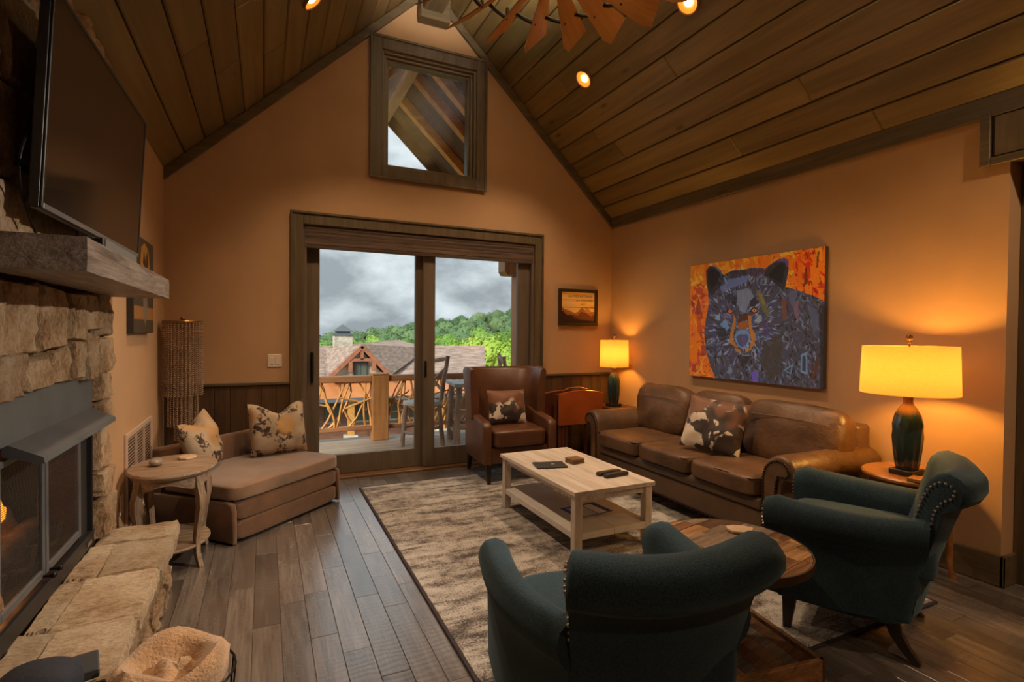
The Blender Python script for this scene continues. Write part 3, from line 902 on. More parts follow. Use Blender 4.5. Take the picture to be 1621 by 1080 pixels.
def tree_mesh(seed, mat):
    rg = random.Random(seed); t = bmesh.new()
    blobs = [(Vector((0, 0, 0.62)), 0.36)] + [(Vector((rg.uniform(-0.3, 0.3), rg.uniform(-0.3, 0.3), rg.uniform(0.4, 0.85))), rg.uniform(0.16, 0.26)) for _ in range(7)]
    for c, r in blobs:
        for v in bmesh.ops.create_icosphere(t, subdivisions=2, radius=r * 0.86)['verts']:
            nn = mnoise.noise(v.co * 5 + Vector((seed, 0, 0)))
            v.co = v.co * (1 + 0.3 * nn) + c
        for _ in range(420):
            d = Vector((rg.gauss(0, 1), rg.gauss(0, 1), rg.gauss(0, 1))).normalized()
            p = c + d * r * rg.uniform(0.8, 1.08)
            u = d.orthogonal().normalized(); w_ = d.cross(u)
            a_ = rg.uniform(0, 6.28); u, w_ = u * math.cos(a_) + w_ * math.sin(a_), w_ * math.cos(a_) - u * math.sin(a_)
            s_ = rg.uniform(0.010, 0.024)
            tilt = d * rg.uniform(-0.5, 0.5) * s_
            t.faces.new([t.verts.new(p + u * s_ + tilt), t.verts.new(p + w_ * s_ - tilt), t.verts.new(p - u * s_ - tilt), t.verts.new(p - w_ * s_ + tilt)])
    tr = [t.verts.new((0.03 * math.cos(k * 1.57), 0.03 * math.sin(k * 1.57), z)) for z in (0, 0.5) for k in range(4)]
    for k in range(4): t.faces.new((tr[k], tr[(k + 1) % 4], tr[4 + (k + 1) % 4], tr[4 + k]))
    me = bpy.data.meshes.new('leafy_tree'); t.to_mesh(me); t.free(); me.materials.append(mat)
    return me
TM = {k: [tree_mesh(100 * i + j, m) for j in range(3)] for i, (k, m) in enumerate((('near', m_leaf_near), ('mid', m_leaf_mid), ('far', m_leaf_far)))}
rt = random.Random(77)
for yy in (50, 58, 68, 80, 94, 110, 128, 148, 170, 194):
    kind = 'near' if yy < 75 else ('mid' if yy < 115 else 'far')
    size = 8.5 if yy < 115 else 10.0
    a = 0.04
    while a < 0.60:
        x = a * yy + rt.uniform(-1, 1); y_ = yy + rt.uniform(-4, 4)
        tz = top_z(x, y_)
        hgt = size * rt.uniform(0.85, 1.2)
        skip = yy < 62 and a < 0.2
        if not skip:
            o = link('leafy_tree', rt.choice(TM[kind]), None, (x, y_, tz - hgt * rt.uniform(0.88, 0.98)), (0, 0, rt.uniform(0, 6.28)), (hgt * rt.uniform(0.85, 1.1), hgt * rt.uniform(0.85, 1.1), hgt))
            tag(o, {'near': 'bright green tree just behind the lodge roof', 'mid': 'mid green tree on the lower hillside', 'far': 'dark green tree on the distant ridge'}[kind], 'tree', {'near': 'trees behind the lodge', 'mid': 'trees on the lower hillside', 'far': 'trees on the distant ridge'}[kind])
        a += size * rt.uniform(0.55, 0.8) / yy
# bright trees right of the lodge
for k, (x, y_, tz, hgt) in enumerate(((15.4, 31, 0.2, 6.5), (17.6, 35, 0.9, 7.5), (14.9, 28, -0.7, 5.4), (19.8, 38, 1.5, 8), (17.0, 31, -0.1, 6.0), (22.0, 42, 2.0, 8.5), (17.0, 38.5, 0.9, 7.4), (14.3, 26, -1.2, 4.8))):
    o = link('leafy_tree', TM['near'][k % 3], None, (x, y_, tz - hgt), (0, 0, k * 1.3), (hgt * 0.8, hgt * 0.8, hgt))
    tag(o, 'yellow green leafy tree beside the right end of the lodge', 'tree', 'trees beside the lodge')
# ================================================================== stone fireplace
def stone_mat(name, cols):
    m, t, bs = _nodes(name)
    v = _coord(t, (1, 1, 1))
    n_a = _noise(t, v, 5.0, 6, 0.6); n_b = _noise(t, _coord(t, (1, 1, 0.5)), 60, 6, 0.75)
    n = t.nodes.new('ShaderNodeMath'); n.operation = 'MULTIPLY_ADD'; n.inputs[1].default_value = 0.95
    s9 = t.nodes.new('ShaderNodeMath'); s9.operation = 'SUBTRACT'; s9.inputs[1].default_value = 0.475
    t.links.new(n_a.outputs['Fac'], s9.inputs[0]); t.links.new(n_b.outputs['Fac'], n.inputs[0]); t.links.new(s9.outputs[0], n.inputs[2])
    r = _ramp(t, [(0.25, cols[0]), (0.45, cols[1]), (0.60, cols[2]), (0.80, cols[3])])
    t.links.new(n.outputs[0], r.inputs['Fac'])
    oi = t.nodes.new('ShaderNodeObjectInfo')
    mr = t.nodes.new('ShaderNodeMapRange'); mr.inputs['To Min'].default_value = 0.78; mr.inputs['To Max'].default_value = 1.16
    t.links.new(oi.outputs['Random'], mr.inputs['Value'])
    hv = t.nodes.new('ShaderNodeHueSaturation'); t.links.new(mr.outputs[0], hv.inputs['Value']); t.links.new(r.outputs['Color'], hv.inputs['Color'])
    t.links.new(hv.outputs['Color'], bs.inputs['Base Color'])
    bs.inputs['Roughness'].default_value = 0.92; bs.inputs['Specular IOR Level'].default_value = 0.2
    v2 = _coord(t, (1, 1, 0.45))
    n2 = _noise(t, v2, 55, 8, 0.7)
    _bump(t, bs, n2.outputs['Fac'], 1.0, 0.03)
    return m
m_stone = stone_mat('sandstone', ((0.27, 0.14, 0.065), (0.52, 0.345, 0.20), (0.64, 0.465, 0.30), (0.74, 0.60, 0.44)))
m_mortar = plain('mortar', (0.10, 0.062, 0.035), 0.95, bump=0.4)
m_firebox = plain('firebox_black', (0.018, 0.016, 0.015), 0.7)
m_steel = plain('grey_steel', (0.125, 0.135, 0.15), 0.42, 0.25, var=0.15, vscale=5)
m_steel_d = plain('dark_steel', (0.03, 0.031, 0.034), 0.42, 0.5)

m_cap = stone_mat('pale_sandstone', ((0.40, 0.26, 0.15), (0.62, 0.46, 0.31), (0.74, 0.60, 0.44), (0.80, 0.70, 0.56)))
def stone_mesh(su, sv, dep, seed, rough=0.011, n=11, jit=0.030, gap=0.007):
    """block with a rough face: u = local y, v = local z, out = local x (0 = back, dep = face)"""
    rg = random.Random(seed)
    t = bmesh.new()
    cj = [[(rg.uniform(-jit, jit), rg.uniform(-jit, jit)) for _ in range(2)] for _ in range(2)]
    def outline(u, v):
        jx = sum(cj[a][c][0] * (u if a else 1 - u) * (v if c else 1 - v) for a in (0, 1) for c in (0, 1))
        jz = sum(cj[a][c][1] * (u if a else 1 - u) * (v if c else 1 - v) for a in (0, 1) for c in (0, 1))
        return ((u - 0.5) * (su - gap) + jx * 0.5, (v - 0.5) * (sv - gap) + jz * 0.5)
    GR9 = [0.0, 0.035] + [0.035 + 0.93 * k9 / (n - 2) for k9 in range(1, n - 2)] + [0.965, 1.0]
    G = {}
    for i in range(n + 1):
        for j in range(n + 1):
            u, v = GR9[i], GR9[j]
            y, z = outline(u, v)
            e = min(u, 1 - u, v, 1 - v)
            x = dep - 0.006 + rough * 1.1 * (0.35 - abs(mnoise.noise(Vector((y * 13, z * 6, seed * 0.77 + 3))))) * 2 + rough * 1.2 * mnoise.noise(Vector((y * 9, z * 9, seed * 1.7))) + rough * mnoise.noise(Vector((y * 30, z * 17, seed))) + rough * 0.7 * mnoise.noise(Vector((y * 75, z * 40, seed)))
            if e < 1e-6: x -= 0.013 + 0.012 * rg.random()
            if e < 1e-6:
                y += rg.uniform(-0.005, 0.005); z += rg.uniform(-0.005, 0.005)
            G[i, j] = t.verts.new((x, y, z))
    for i in range(n):
        for j in range(n): t.faces.new((G[i, j], G[i + 1, j], G[i + 1, j + 1], G[i, j + 1]))
    loop = [G[i, 0] for i in range(n)] + [G[n, j] for j in range(n)] + [G[i, n] for i in range(n, 0, -1)] + [G[0, j] for j in range(n, 0, -1)]
    back = [t.verts.new((0, v.co.y, v.co.z)) for v in loop]
    L = len(loop)
    for k in range(L): t.faces.new((loop[k], back[k], back[(k + 1) % L], loop[(k + 1) % L]))
    t.faces.new(back[::-1])
    bmesh.ops.recalc_face_normals(t, faces=t.faces[:])
    me = bpy.data.meshes.new('stone'); t.to_mesh(me); t.free(); me.materials.append(m_stone)
    me.shade_smooth(); me.set_sharp_from_angle(angle=math.radians(38))
    return me
def split(r, rg, mx=0.36, mn=0.13):
    y0, y1, z0, z1 = r
    w, h = y1 - y0, z1 - z0
    if (w <= mx and h <= mx and rg.random() < 0.75) or (w < mn * 2 and h < mn * 2): return [r]
    if (w > h and w >= mn * 2) or h < mn * 2:
        c = y0 + w * rg.uniform(0.36, 0.64); return split((y0, c, z0, z1), rg, mx, mn) + split((c, y1, z0, z1), rg, mx, mn)
    c = z0 + h * rg.uniform(0.36, 0.64); return split((y0, y1, z0, c), rg, mx, mn) + split((y0, y1, c, z1), rg, mx, mn)

FX, FY0, FY1, HZ = -0.800, 1.30, 3.42, 0.36       # back plane of the face stones, extent, hearth height
OY0, OY1, OZ1 = 2.15, 3.22, 1.19
fire = empty('fireplace', (FX, 2.6, HZ), 0, 'stone fireplace with steel hood and glowing logs', 'fireplace')
FO = Vector((FX, 2.6, HZ))
b = MB(); T = Matrix.Translation(-FO)
b.box(-0.965, FX, FY0, OY0, HZ - 0.021, 3.2, mx=T); b.box(-0.965, FX, OY1, FY1 - 0.02, HZ, 3.2, mx=T)
b.box(-0.965, FX, OY0, OY1, OZ1, 3.2, mx=T)
b.build('chimney_core', m_mortar, fire)
rg = random.Random(19)
rects = []
z = HZ + 0.004
for hgt in (0.20, 0.15, 0.22, 0.12, 0.14):                      # right jamb, as in the photo: slim tall blocks
    rects.append((OY1, FY1, z, z + hgt)); z += hgt
rects += split((FY0, OY0 - 0.065, HZ, OZ1), rg)
rects += [(2.94, 3.19, 1.40, 1.588), (3.19, FY1, 1.38, 1.588), (3.16, FY1, OZ1, 1.38), (2.98, 3.16, OZ1, 1.40), (2.72, 2.94, 1.36, 1.588), (2.80, 2.98, OZ1, 1.36), (2.58, 2.80, OZ1, 1.34), (2.44, 2.72, 1.34, 1.588), (2.30, 2.58, OZ1, 1.32), (2.06, 2.44, 1.33, 1.588), (2.02, 2.30, OZ1, 1.33)]
rects += split((FY0, 2.02, OZ1, 1.588), rg)
rects += split((FY0, FY1, 1.692, 2.82), rg, 0.34, 0.14)
for k, (y0, y1, z0, z1) in enumerate(rects):
    dep = 0.072 + rg.uniform(-0.012, 0.012)
    me = stone_mesh(y1 - y0, z1 - z0, dep, k + 1)
    link('stone', me, fire, Vector((FX, (y0 + y1) / 2, (z0 + z1) / 2)) - FO)
# steel surround
b = MB(); b.box(-0.785, -0.770, OY0 + 0.003, OY1 - 0.003, 1.03, 1.205, 0.002, mx=T); b.build('steel_panel', m_steel, fire)
b = MB(); b.prism([(-0.784, 1.040), (-0.676, 0.985), (-0.672, 0.964), (-0.684, 0.962), (-0.784, 0.995)], 'y', OY0 + 0.12, OY1 - 0.015, 0.0, T)
b.build('hood', m_steel, fire)
b = MB()
b.box(-0.80, -0.765, OY0 + 0.003, OY1 - 0.003, HZ + 0.0, 0.428, 0.002, mx=T)
b.build('base_ledge', m_steel_d, fire)
for yy_ in (OY0 + 0.010, OY1 - 0.010):
    b = MB(); b.box(-0.795, -0.768, yy_ - 0.006, yy_ + 0.006, 0.413, 1.03, 0.002, mx=T); b.build('side_flange', m_steel_d, fire)
b = MB(); b.box(-0.7619, -0.7605, 3.10, 3.165, 0.380, 0.384, mx=T)
for k in range(9): b.box(-0.7619, -0.7600, 3.10 + k * 0.0072, 3.1045 + k * 0.0072, 0.384 + 0.003 * (k % 2), 0.395 + 0.006 * ((k * 7) % 3 == 0), mx=T)
b.build('maker_badge', plain('badge_silver', (0.7, 0.7, 0.7), 0.3, 0.9), fire)
# firebox
b = MB()
b.box(-1.34, -1.32, OY0 - 0.02, OY1 + 0.02, HZ - 0.02, 1.12, mx=T)
b.box(-1.32, -0.966, OY0 - 0.02, OY0 + 0.001, HZ - 0.02, 1.12, mx=T); b.box(-1.32, -0.966, OY1 - 0.001, OY1 + 0.02, HZ - 0.02, 1.12, mx=T)
b.box(-1.32, -0.79, OY0 + 0.001, OY1 - 0.001, 1.031, 1.06, mx=T); b.box(-1.32, -0.801, OY0 + 0.001, OY1 - 0.001, HZ - 0.02, HZ + 0.01, mx=T)
b.build('firebox', m_firebox, fire)
m_log_burn = patches('burnt_log', [(0.35, (0.05, 0.035, 0.028)), (0.6, (0.22, 0.17, 0.14)), (0.75, (0.34, 0.28, 0.24))], 9, 0.9, (1, 1, 1), 0.6)
for k, (p0, p1, r) in enumerate((((-1.02, 2.45, 0.47), (-0.98, 3.14, 0.49), 0.055), ((-1.15, 2.40, 0.50), (-1.14, 3.12, 0.52), 0.06), ((-1.06, 2.55, 0.58), (-1.10, 3.10, 0.60), 0.045), ((-0.95, 2.9, 0.44), (-1.10, 3.15, 0.58), 0.04))):
    pts = [Vector(p0).lerp(Vector(p1), j / 5) - FO + Vector((rg.uniform(-1, 1), 0, rg.uniform(-1, 1))) * 0.008 for j in range(6)]
    q = MB(); q.tube(pts, [r * rg.uniform(0.85, 1.15) for _ in range(6)], 10); q.build('fire_log', m_log_burn, fire, smooth=50)
m_grate = plain('iron_grate', (0.16, 0.15, 0.15), 0.5, 0.5)
for y_ in (2.5, 2.8, 3.1):
    q = MB(); q.tube([Vector((-0.86, y_, 0.52)) - FO, Vector((-0.88, y_, 0.42)) - FO, Vector((-1.2, y_, 0.42)) - FO], 0.011, 6); q.tube([Vector((-0.93, y_, 0.372)) - FO, Vector((-0.93, y_, 0.42)) - FO], 0.009, 6)
    q.build('grate_bar', m_grate, fire)
m_flame = emit('flame', (1.0, 0.26, 0.02), 3.2)
for k, (x, y_, z, h_) in enumerate(((-1.02, 2.93, 0.585, 0.12), (-1.05, 2.86, 0.575, 0.16), (-1.03, 2.72, 0.57, 0.17), (-1.06, 2.60, 0.57, 0.14), (-1.04, 2.99, 0.585, 0.06))):
    q = MB(); q.lathe([(0.001, 0), (0.022, 0.02), (0.026, 0.05), (0.014, h_ * 0.65), (0.0005, h_)], 8, Matrix.Translation(Vector((x, y_, z)) - FO), 0.8, 1.3)
    q.build('flame', m_flame, fire, smooth=80)
point_light('fire_glow', Vector((-1.0, 2.8, 0.68)) - FO, 1.2, (1.0, 0.35, 0.08), 0.05, fire)
# mesh doors
m = bpy.data.materials.new('mesh_screen'); m.use_nodes = True; t_ = m.node_tree; t_.nodes.clear()
o_ = t_.nodes.new('ShaderNodeOutputMaterial'); tr_ = t_.nodes.new('ShaderNodeBsdfTransparent'); gl_ = t_.nodes.new('ShaderNodeBsdfPrincipled')
gl_.inputs['Base Color'].default_value = (0.03, 0.026, 0.023, 1); gl_.inputs['Roughness'].default_value = 0.5
tcx = _coord(t_, (1, 1, 1)); wv = t_.nodes.new('ShaderNodeTexWave'); wv.bands_direction = 'Z'; wv.inputs['Scale'].default_value = 42.0; wv.inputs['Distortion'].default_value = 0.0
t_.links.new(tcx.outputs[0], wv.inputs['Vector'])
rm_ = t_.nodes.new('ShaderNodeMapRange'); rm_.inputs['To Min'].default_value = 0.25; rm_.inputs['To Max'].default_value = 0.75
t_.links.new(wv.outputs['Fac'], rm_.inputs['Value'])
mx_ = t_.nodes.new('ShaderNodeMixShader'); t_.links.new(rm_.outputs[0], mx_.inputs['Fac']); t_.links.new(tr_.outputs[0], mx_.inputs[1]); t_.links.new(gl_.outputs[0], mx_.inputs[2]); t_.links.new(mx_.outputs[0], o_.inputs['Surface'])
m_screen = m
for k, (y0, y1, ky) in enumerate(((2.235, 2.640, 2.615), (2.655, 3.085, 2.685))):
    b = MB(); x0, x1, z0, z1, w = -0.800, -0.782, 0.445, 0.98, 0.024
    b.box(x0, x1, y0, y0 + w, z0, z1, 0.003, mx=T); b.box(x0, x1, y1 - w, y1, z0, z1, 0.003, mx=T)
    b.box(x0, x1, y0 + w, y1 - w, z0, z0 + 0.032, 0.003, mx=T); b.box(x0, x1, y0 + w, y1 - w, z1 - w, z1, 0.003, mx=T)
    dr = b.build('screen_door', m_steel, fire)
    b = MB(); b.box(-0.7925, -0.7915, y0 + w, y1 - w, z0 + 0.032, z1 - w, mx=T); b.build('mesh_screen', m_screen, dr)
    b = MB(); b.tube([Vector((-0.782, ky, 0.452)) - FO, Vector((-0.755, ky, 0.452)) - FO], 0.006, 8); b.sphere(Vector((-0.75, ky, 0.452)) - FO, 0.012, 10, 8); b.build('knob', m_black, dr, smooth=50)
b = MB(); b.box(-0.80, -0.79, 3.087, OY1 - 0.017, 0.413, 0.98, mx=T); b.box(-0.80, -0.79, OY0 + 0.017, 2.233, 0.413, 0.98, mx=T); b.build('filler_panel', m_firebox, fire)

# raised hearth --------------------------------------------------------------
hearth = empty('stone_hearth', (-0.62, 2.4, 0), 0, 'raised sandstone hearth ledge in front of the fireplace', 'hearth')
HO = Vector((-0.62, 2.4, 0))
b = MB(); b.box(-0.763, -0.475, 1.22, 3.36, 0.001, 0.289, mx=Matrix.Translation(-HO)); b.build('hearth_core', m_mortar, hearth)
ys = [1.20, 1.62, 1.98, 2.34, 2.79, 3.19, 3.43]
rot_up = (0, -math.pi / 2, 0)            # stone face (local x) turned up; local z then runs along -x
for k, (y0, y1) in enumerate(zip(ys[:-1], ys[1:])):
    xs = (-0.764, -0.415) if k % 2 else (-0.764, -0.67, -0.42)
    if k in (1, 3): xs = (-0.764, -0.68, -0.425)
    for q, (x0, x1) in enumerate(zip(xs[:-1], xs[1:])):
        me = stone_mesh(y1 - y0, x1 - x0, 0.066, 300 + 10 * k + q, 0.007, 14, 0.03, 0.0); me.materials[0] = m_cap
        link('cap_stone', me, hearth, Vector(((x0 + x1) / 2, (y0 + y1) / 2, 0.290 + 0.004 * rg.random())) - HO, rot_up)
rects = split((1.22, 3.40, 0.003, 0.288), rg, 0.26, 0.085)
for k, (y0, y1, z0, z1) in enumerate(rects):
    me = stone_mesh(y1 - y0, z1 - z0, 0.032 + rg.uniform(-0.01, 0.012), 400 + k)
    link('face_stone', me, hearth, Vector((-0.49, (y0 + y1) / 2, (z0 + z1) / 2)) - HO)

# mantel -----------------------------------------------------------------------
m_mantel = wood('mantel_beam', (0.10, 0.072, 0.056), (0.20, 0.155, 0.13), (0.32, 0.265, 0.23), 'y', 0.42, 8, 9, 0.0, 0.2, 0.6, spec=0.7, streak=0.5)
b = MB()
bmm = bmesh.new()
nY, prof = 30, [(-0.727, 1.590), (-0.60, 1.590), (-0.476, 1.590), (-0.474, 1.625), (-0.474, 1.66), (-0.476, 1.692), (-0.60, 1.692), (-0.727, 1.692)]
rings = []
for i in range(nY + 1):
    y_ = 1.938 + (3.408 - 1.938) * i / nY
    rings.append([Vector((x + (0.004 * mnoise.noise(Vector((y_ * 8, z * 20, 1))) if x > -0.6 else 0), y_, z + 0.003 * mnoise.noise(Vector((y_ * 7, x * 9, 4))) * (1 if z < 1.64 else 0.3))) for x, z in prof])
b.loft(rings)
mantel = b.build('mantel_shelf', m_mantel, smooth=35); tag(mantel, 'thick rough-sawn wood mantel beam above the fireplace', 'mantel')

# television -------------------------------------------------------------------
TVW, TVH = 1.21, 0.68
ya, ti = 0.023, 0.052
u_ = Vector((math.sin(ya), math.cos(ya), 0)); n0 = Vector((math.cos(ya), -math.sin(ya), 0)); v_ = Vector((0, 0, 1)) * math.cos(ti) + n0 * math.sin(ti); nn_ = u_.cross(v_)
BL = Vector((-0.633, 2.134, 1.817))
TM_ = Matrix.Identity(4)
for i in range(3): TM_[i][0], TM_[i][1], TM_[i][2], TM_[i][3] = u_[i], -nn_[i], v_[i], BL[i]
tv = empty('television', (0, 0, 0), 0, 'large flat television tilted out above the mantel', 'television'); tv.matrix_world = TM_
m_tvb = plain('tv_bezel', (0.02, 0.018, 0.017), 0.35)
b = MB(); b.box(-0.012, TVW + 0.012, 0.004, 0.035, -0.018, TVH + 0.012, 0.004); b.box(0.12, TVW - 0.12, 0.035, 0.07, 0.02, TVH - 0.08, 0.012); b.build('housing', m_tvb, tv)
b = MB()
b.box(-0.012, 0, -0.002, 0.0038, -0.018, TVH + 0.012, 0.001); b.box(TVW, TVW + 0.012, -0.002, 0.0038, -0.018, TVH + 0.012, 0.001); b.box(0, TVW, -0.002, 0.0038, TVH, TVH + 0.012, 0.001)
b.build('bezel', m_tvb, tv)
b = MB(); b.box(0, TVW, -0.003, 0.0038, -0.018, 0, 0.001); b.build('lower_bezel', plain('bezel_silver', (0.22, 0.2, 0.19), 0.35, 0.6), tv)
b = MB(); b.box(0, TVW, 0.001, 0.003, 0, TVH); b.build('screen', plain('tv_screen', (0.012, 0.008, 0.006), 0.12, spec=0.5), tv)
b = MB(); b.box(0.45, 0.75, 0.0705, 0.095, 0.2, 0.5, 0.004); b.build('wall_mount', m_black, tv)
b = MB(); b.tube([(0.03 - 0.09 * math.sin(math.pi * s9) + 0.1 * s9 * s9, 0.05, 0.24 - 0.34 * s9) for s9 in [k9 / 14 for k9 in range(15)]], 0.004, 6); b.build('cable', m_black, tv, smooth=60)
sb = empty('soundbar', (-0.565, 2.66, 1.694), 0, 'grey soundbar lying on the mantel below the television', 'soundbar')
b = MB(); b.box(-0.04, 0.033, -0.28, 0.24, 0.0, 0.062, 0.006); b.build('body', m_black, sb)
b = MB(); b.box(0.0335, 0.037, -0.275, 0.235, 0.005, 0.058, 0.001); b.build('speaker_cloth', plain('speaker_cloth', (0.16, 0.155, 0.15), 0.5), sb)

# painted canvases -------------------------------------------------------------
def in_poly(px, py, poly):
    inside = np.zeros(px.shape, bool); n = len(poly); j = n - 1
    for i in range(n):
        xi, yi = poly[i]; xj, yj = poly[j]
        if yi != yj:
            c = ((yi > py) != (yj > py)) & (px < (xj - xi) * (py - yi) / (yj - yi) + xi)
            inside ^= c
        j = i
    return inside
def homog(src, dst):
    A = []
    for (x, y), (u, v) in zip(src, dst):
        A.append([x, y, 1, 0, 0, 0, -u * x, -u * y, -u]); A.append([0, 0, 0, x, y, 1, -v * x, -v * y, -v])
    return np.linalg.svd(np.array(A, float))[2][-1].reshape(3, 3)
def lin(c):
    c = np.array(c, float) / 255.0
    return np.where(c <= 0.04045, c / 12.92, ((c + 0.055) / 1.055) ** 2.4)
def print_mesh(name, img, w, h, mat, parent, mx):
    """flat print: img[row from top][col] of linear colours, one vertex each; local x = width, z = height, faces -y"""
    H_, W_ = img.shape[:2]
    xs, zs = np.meshgrid(np.linspace(-w / 2, w / 2, W_), np.linspace(h / 2, -h / 2, H_))
    co = np.stack([xs, np.zeros_like(xs), zs], -1).reshape(-1, 3)
    idx = np.arange(H_ * W_).reshape(H_, W_)
    q = np.stack([idx[:-1, :-1], idx[1:, :-1], idx[1:, 1:], idx[:-1, 1:]], -1).reshape(-1, 4)
    me = bpy.data.meshes.new(name); me.from_pydata(co.tolist(), [], q.tolist())
    at_ = me.color_attributes.new('print', 'FLOAT_COLOR', 'POINT')
    at_.data.foreach_set('color', np.concatenate([img.reshape(-1, 3), np.ones((H_ * W_, 1))], 1).astype(np.float32).ravel())
    me.materials.append(mat)
    o = link(name, me, parent); o.matrix_local = mx
    return o
m_print = vcol_mat('painted_canvas', 0.55, 0.25)
art = empty('canvas_art', (XL, 4.21, 1.72), 0, 'narrow dark canvas with feather motif on the wall beyond the mantel', 'wall art')
b = MB(); b.box(0.0006, 0.038, -0.31, 0.31, -0.325, 0.30, 0.003); b.build('canvas', plain('canvas_edge', (0.03, 0.02, 0.014), 0.7), art)
Hh, Ww = 90, 70
U, V = np.meshgrid(np.linspace(0, 1, Ww), np.linspace(0, 1, Hh))
rn = np.random.RandomState(4)
img = np.ones((Hh, Ww, 3)) * lin((70, 58, 42)); img *= (0.85 + 0.3 * rn.rand(Hh, Ww, 1))
img[(V > 0.72) & (V < 0.86)] = lin((150, 105, 55))
for poly, c in ((((0.42, 0.25), (0.62, 0.30), (0.66, 0.72), (0.56, 0.94), (0.44, 0.8)), (118, 104, 90)), (((0.30, 0.30), (0.35, 0.10), (0.52, 0.03), (0.72, 0.10), (0.80, 0.30), (0.66, 0.36), (0.45, 0.36)), (176, 120, 45)), (((0.42, 0.26), (0.48, 0.12), (0.56, 0.22), (0.66, 0.10), (0.72, 0.26), (0.6, 0.32)), (60, 40, 20))):
    img[in_poly(U, V, poly)] = lin(c)
print_mesh('print', img, 0.614, 0.619, m_print, art, Matrix.Translation((0.0386, 0, -0.0125)) @ Matrix.Rotation(math.pi / 2, 4, 'Z'))

# ================================================================== corner with the settee
# crystal bead floor lamp
cl = empty('crystal_floor_lamp', (-0.60, 4.97, 0.0), 0, 'tall crystal bead floor lamp in the corner behind the settee', 'floor lamp')
m_brass = plain('antique_brass', (0.30, 0.17, 0.07), 0.35, 0.9)
m_bead = plain('crystal_bead', (0.52, 0.38, 0.27), 0.12, 0.45, 0.9)
b = MB(); b.lathe([(0.13, 0.001), (0.13, 0.015), (0.03, 0.03), (0.012, 0.05)], 24); b.build('base', m_brass, cl, smooth=40)
b = MB(); b.tube([(0, 0, 0.05), (0, 0, 1.49)], 0.010, 10); b.build('pole', m_brass, cl, smooth=60)
b = MB(); b.lathe([(0.005, 1.482), (0.142, 1.482), (0.145, 1.487), (0.142, 1.492), (0.005, 1.492)], 36); b.sphere((0, 0, 1.51), 0.018, 10, 8); b.build('canopy', m_brass, cl, smooth=40)
def octa(V_, F_, p, r):
    i = len(V_); x, y_, z = p
    V_ += [(x + r, y_, z), (x, y_ + r, z), (x - r, y_, z), (x, y_ - r, z), (x, y_, z + r), (x, y_, z - r)]
    F_ += [(i, i + 1, i + 4), (i + 1, i + 2, i + 4), (i + 2, i + 3, i + 4), (i + 3, i, i + 4), (i + 1, i, i + 5), (i + 2, i + 1, i + 5), (i + 3, i + 2, i + 5), (i, i + 3, i + 5)]
V_, F_ = [], []
for R_, n, L in ((0.138, 34, 0.60), (0.105, 24, 0.84), (0.06, 12, 0.95)):
    for k in range(n):
        a = 2 * math.pi * k / n
        z = 1.472
        while z > 1.48 - L:
            octa(V_, F_, (R_ * math.cos(a), R_ * math.sin(a), z), 0.0074 if R_ > 0.07 else 0.0085); z -= 0.0165
me = bpy.data.meshes.new('bead_strands'); me.from_pydata(V_, [], F_); me.materials.append(m_bead)
bo = link('bead_strands', me, cl); tag(bo, 'hanging crystal bead strands', kind='stuff')

# corner settee
m_suede = plain('brown_suede', (0.145, 0.066, 0.028), 0.7, spec=0.3, var=0.25, vscale=7, bump=0.25, bscale=140, sheen=0.4)
m_suede_l = plain('tan_suede', (0.205, 0.118, 0.066), 0.6, spec=0.4, var=0.28, vscale=5, bump=0.2, bscale=120, sheen=0.5)
SA = math.atan2(0.69, 0.746)
st = empty('corner_settee', (-0.19, 3.875, 0), SA, 'low brown suede settee set diagonally in the corner', 'settee')
b = MB(); b.box(0.03, 0.985, 0.02, 0.80, 0.015, 0.283, 0.01); b.build('base', m_suede, st)
for z0, z1 in ((0.02, 0.147), (0.152, 0.278)):
    b = MB(); b.cushion(0.955, 0.04, z1 - z0, 0.0, 8, 8, Matrix.Translation((0.508, 0.012, (z0 + z1) / 2))); b.build('front_panel', m_suede, st, smooth=60)
for x0 in (-0.012, 0.988):
    b = MB(); b.prism([(-0.012, 0.012), (0.80, 0.012), (0.80, 0.26), (0.05, 0.285), (0.0, 0.27), (-0.012, 0.22)], 'x', x0, x0 + 0.04, 0.014, seg=2); b.build('side_panel', m_suede, st, smooth=50)
b = MB(); b.cushion(1.03, 0.73, 0.108, 0.06, 12, 14, Matrix.Translation((0.508, 0.345, 0.338)), 0.004, 3); b.build('seat_cushion', m_suede_l, st, smooth=60)
b = MB(); b.box(0.0, 1.016, 0.715, 0.80, 0.015, 0.575, 0.02, 2); b.build('backrest', m_suede, st, smooth=50)

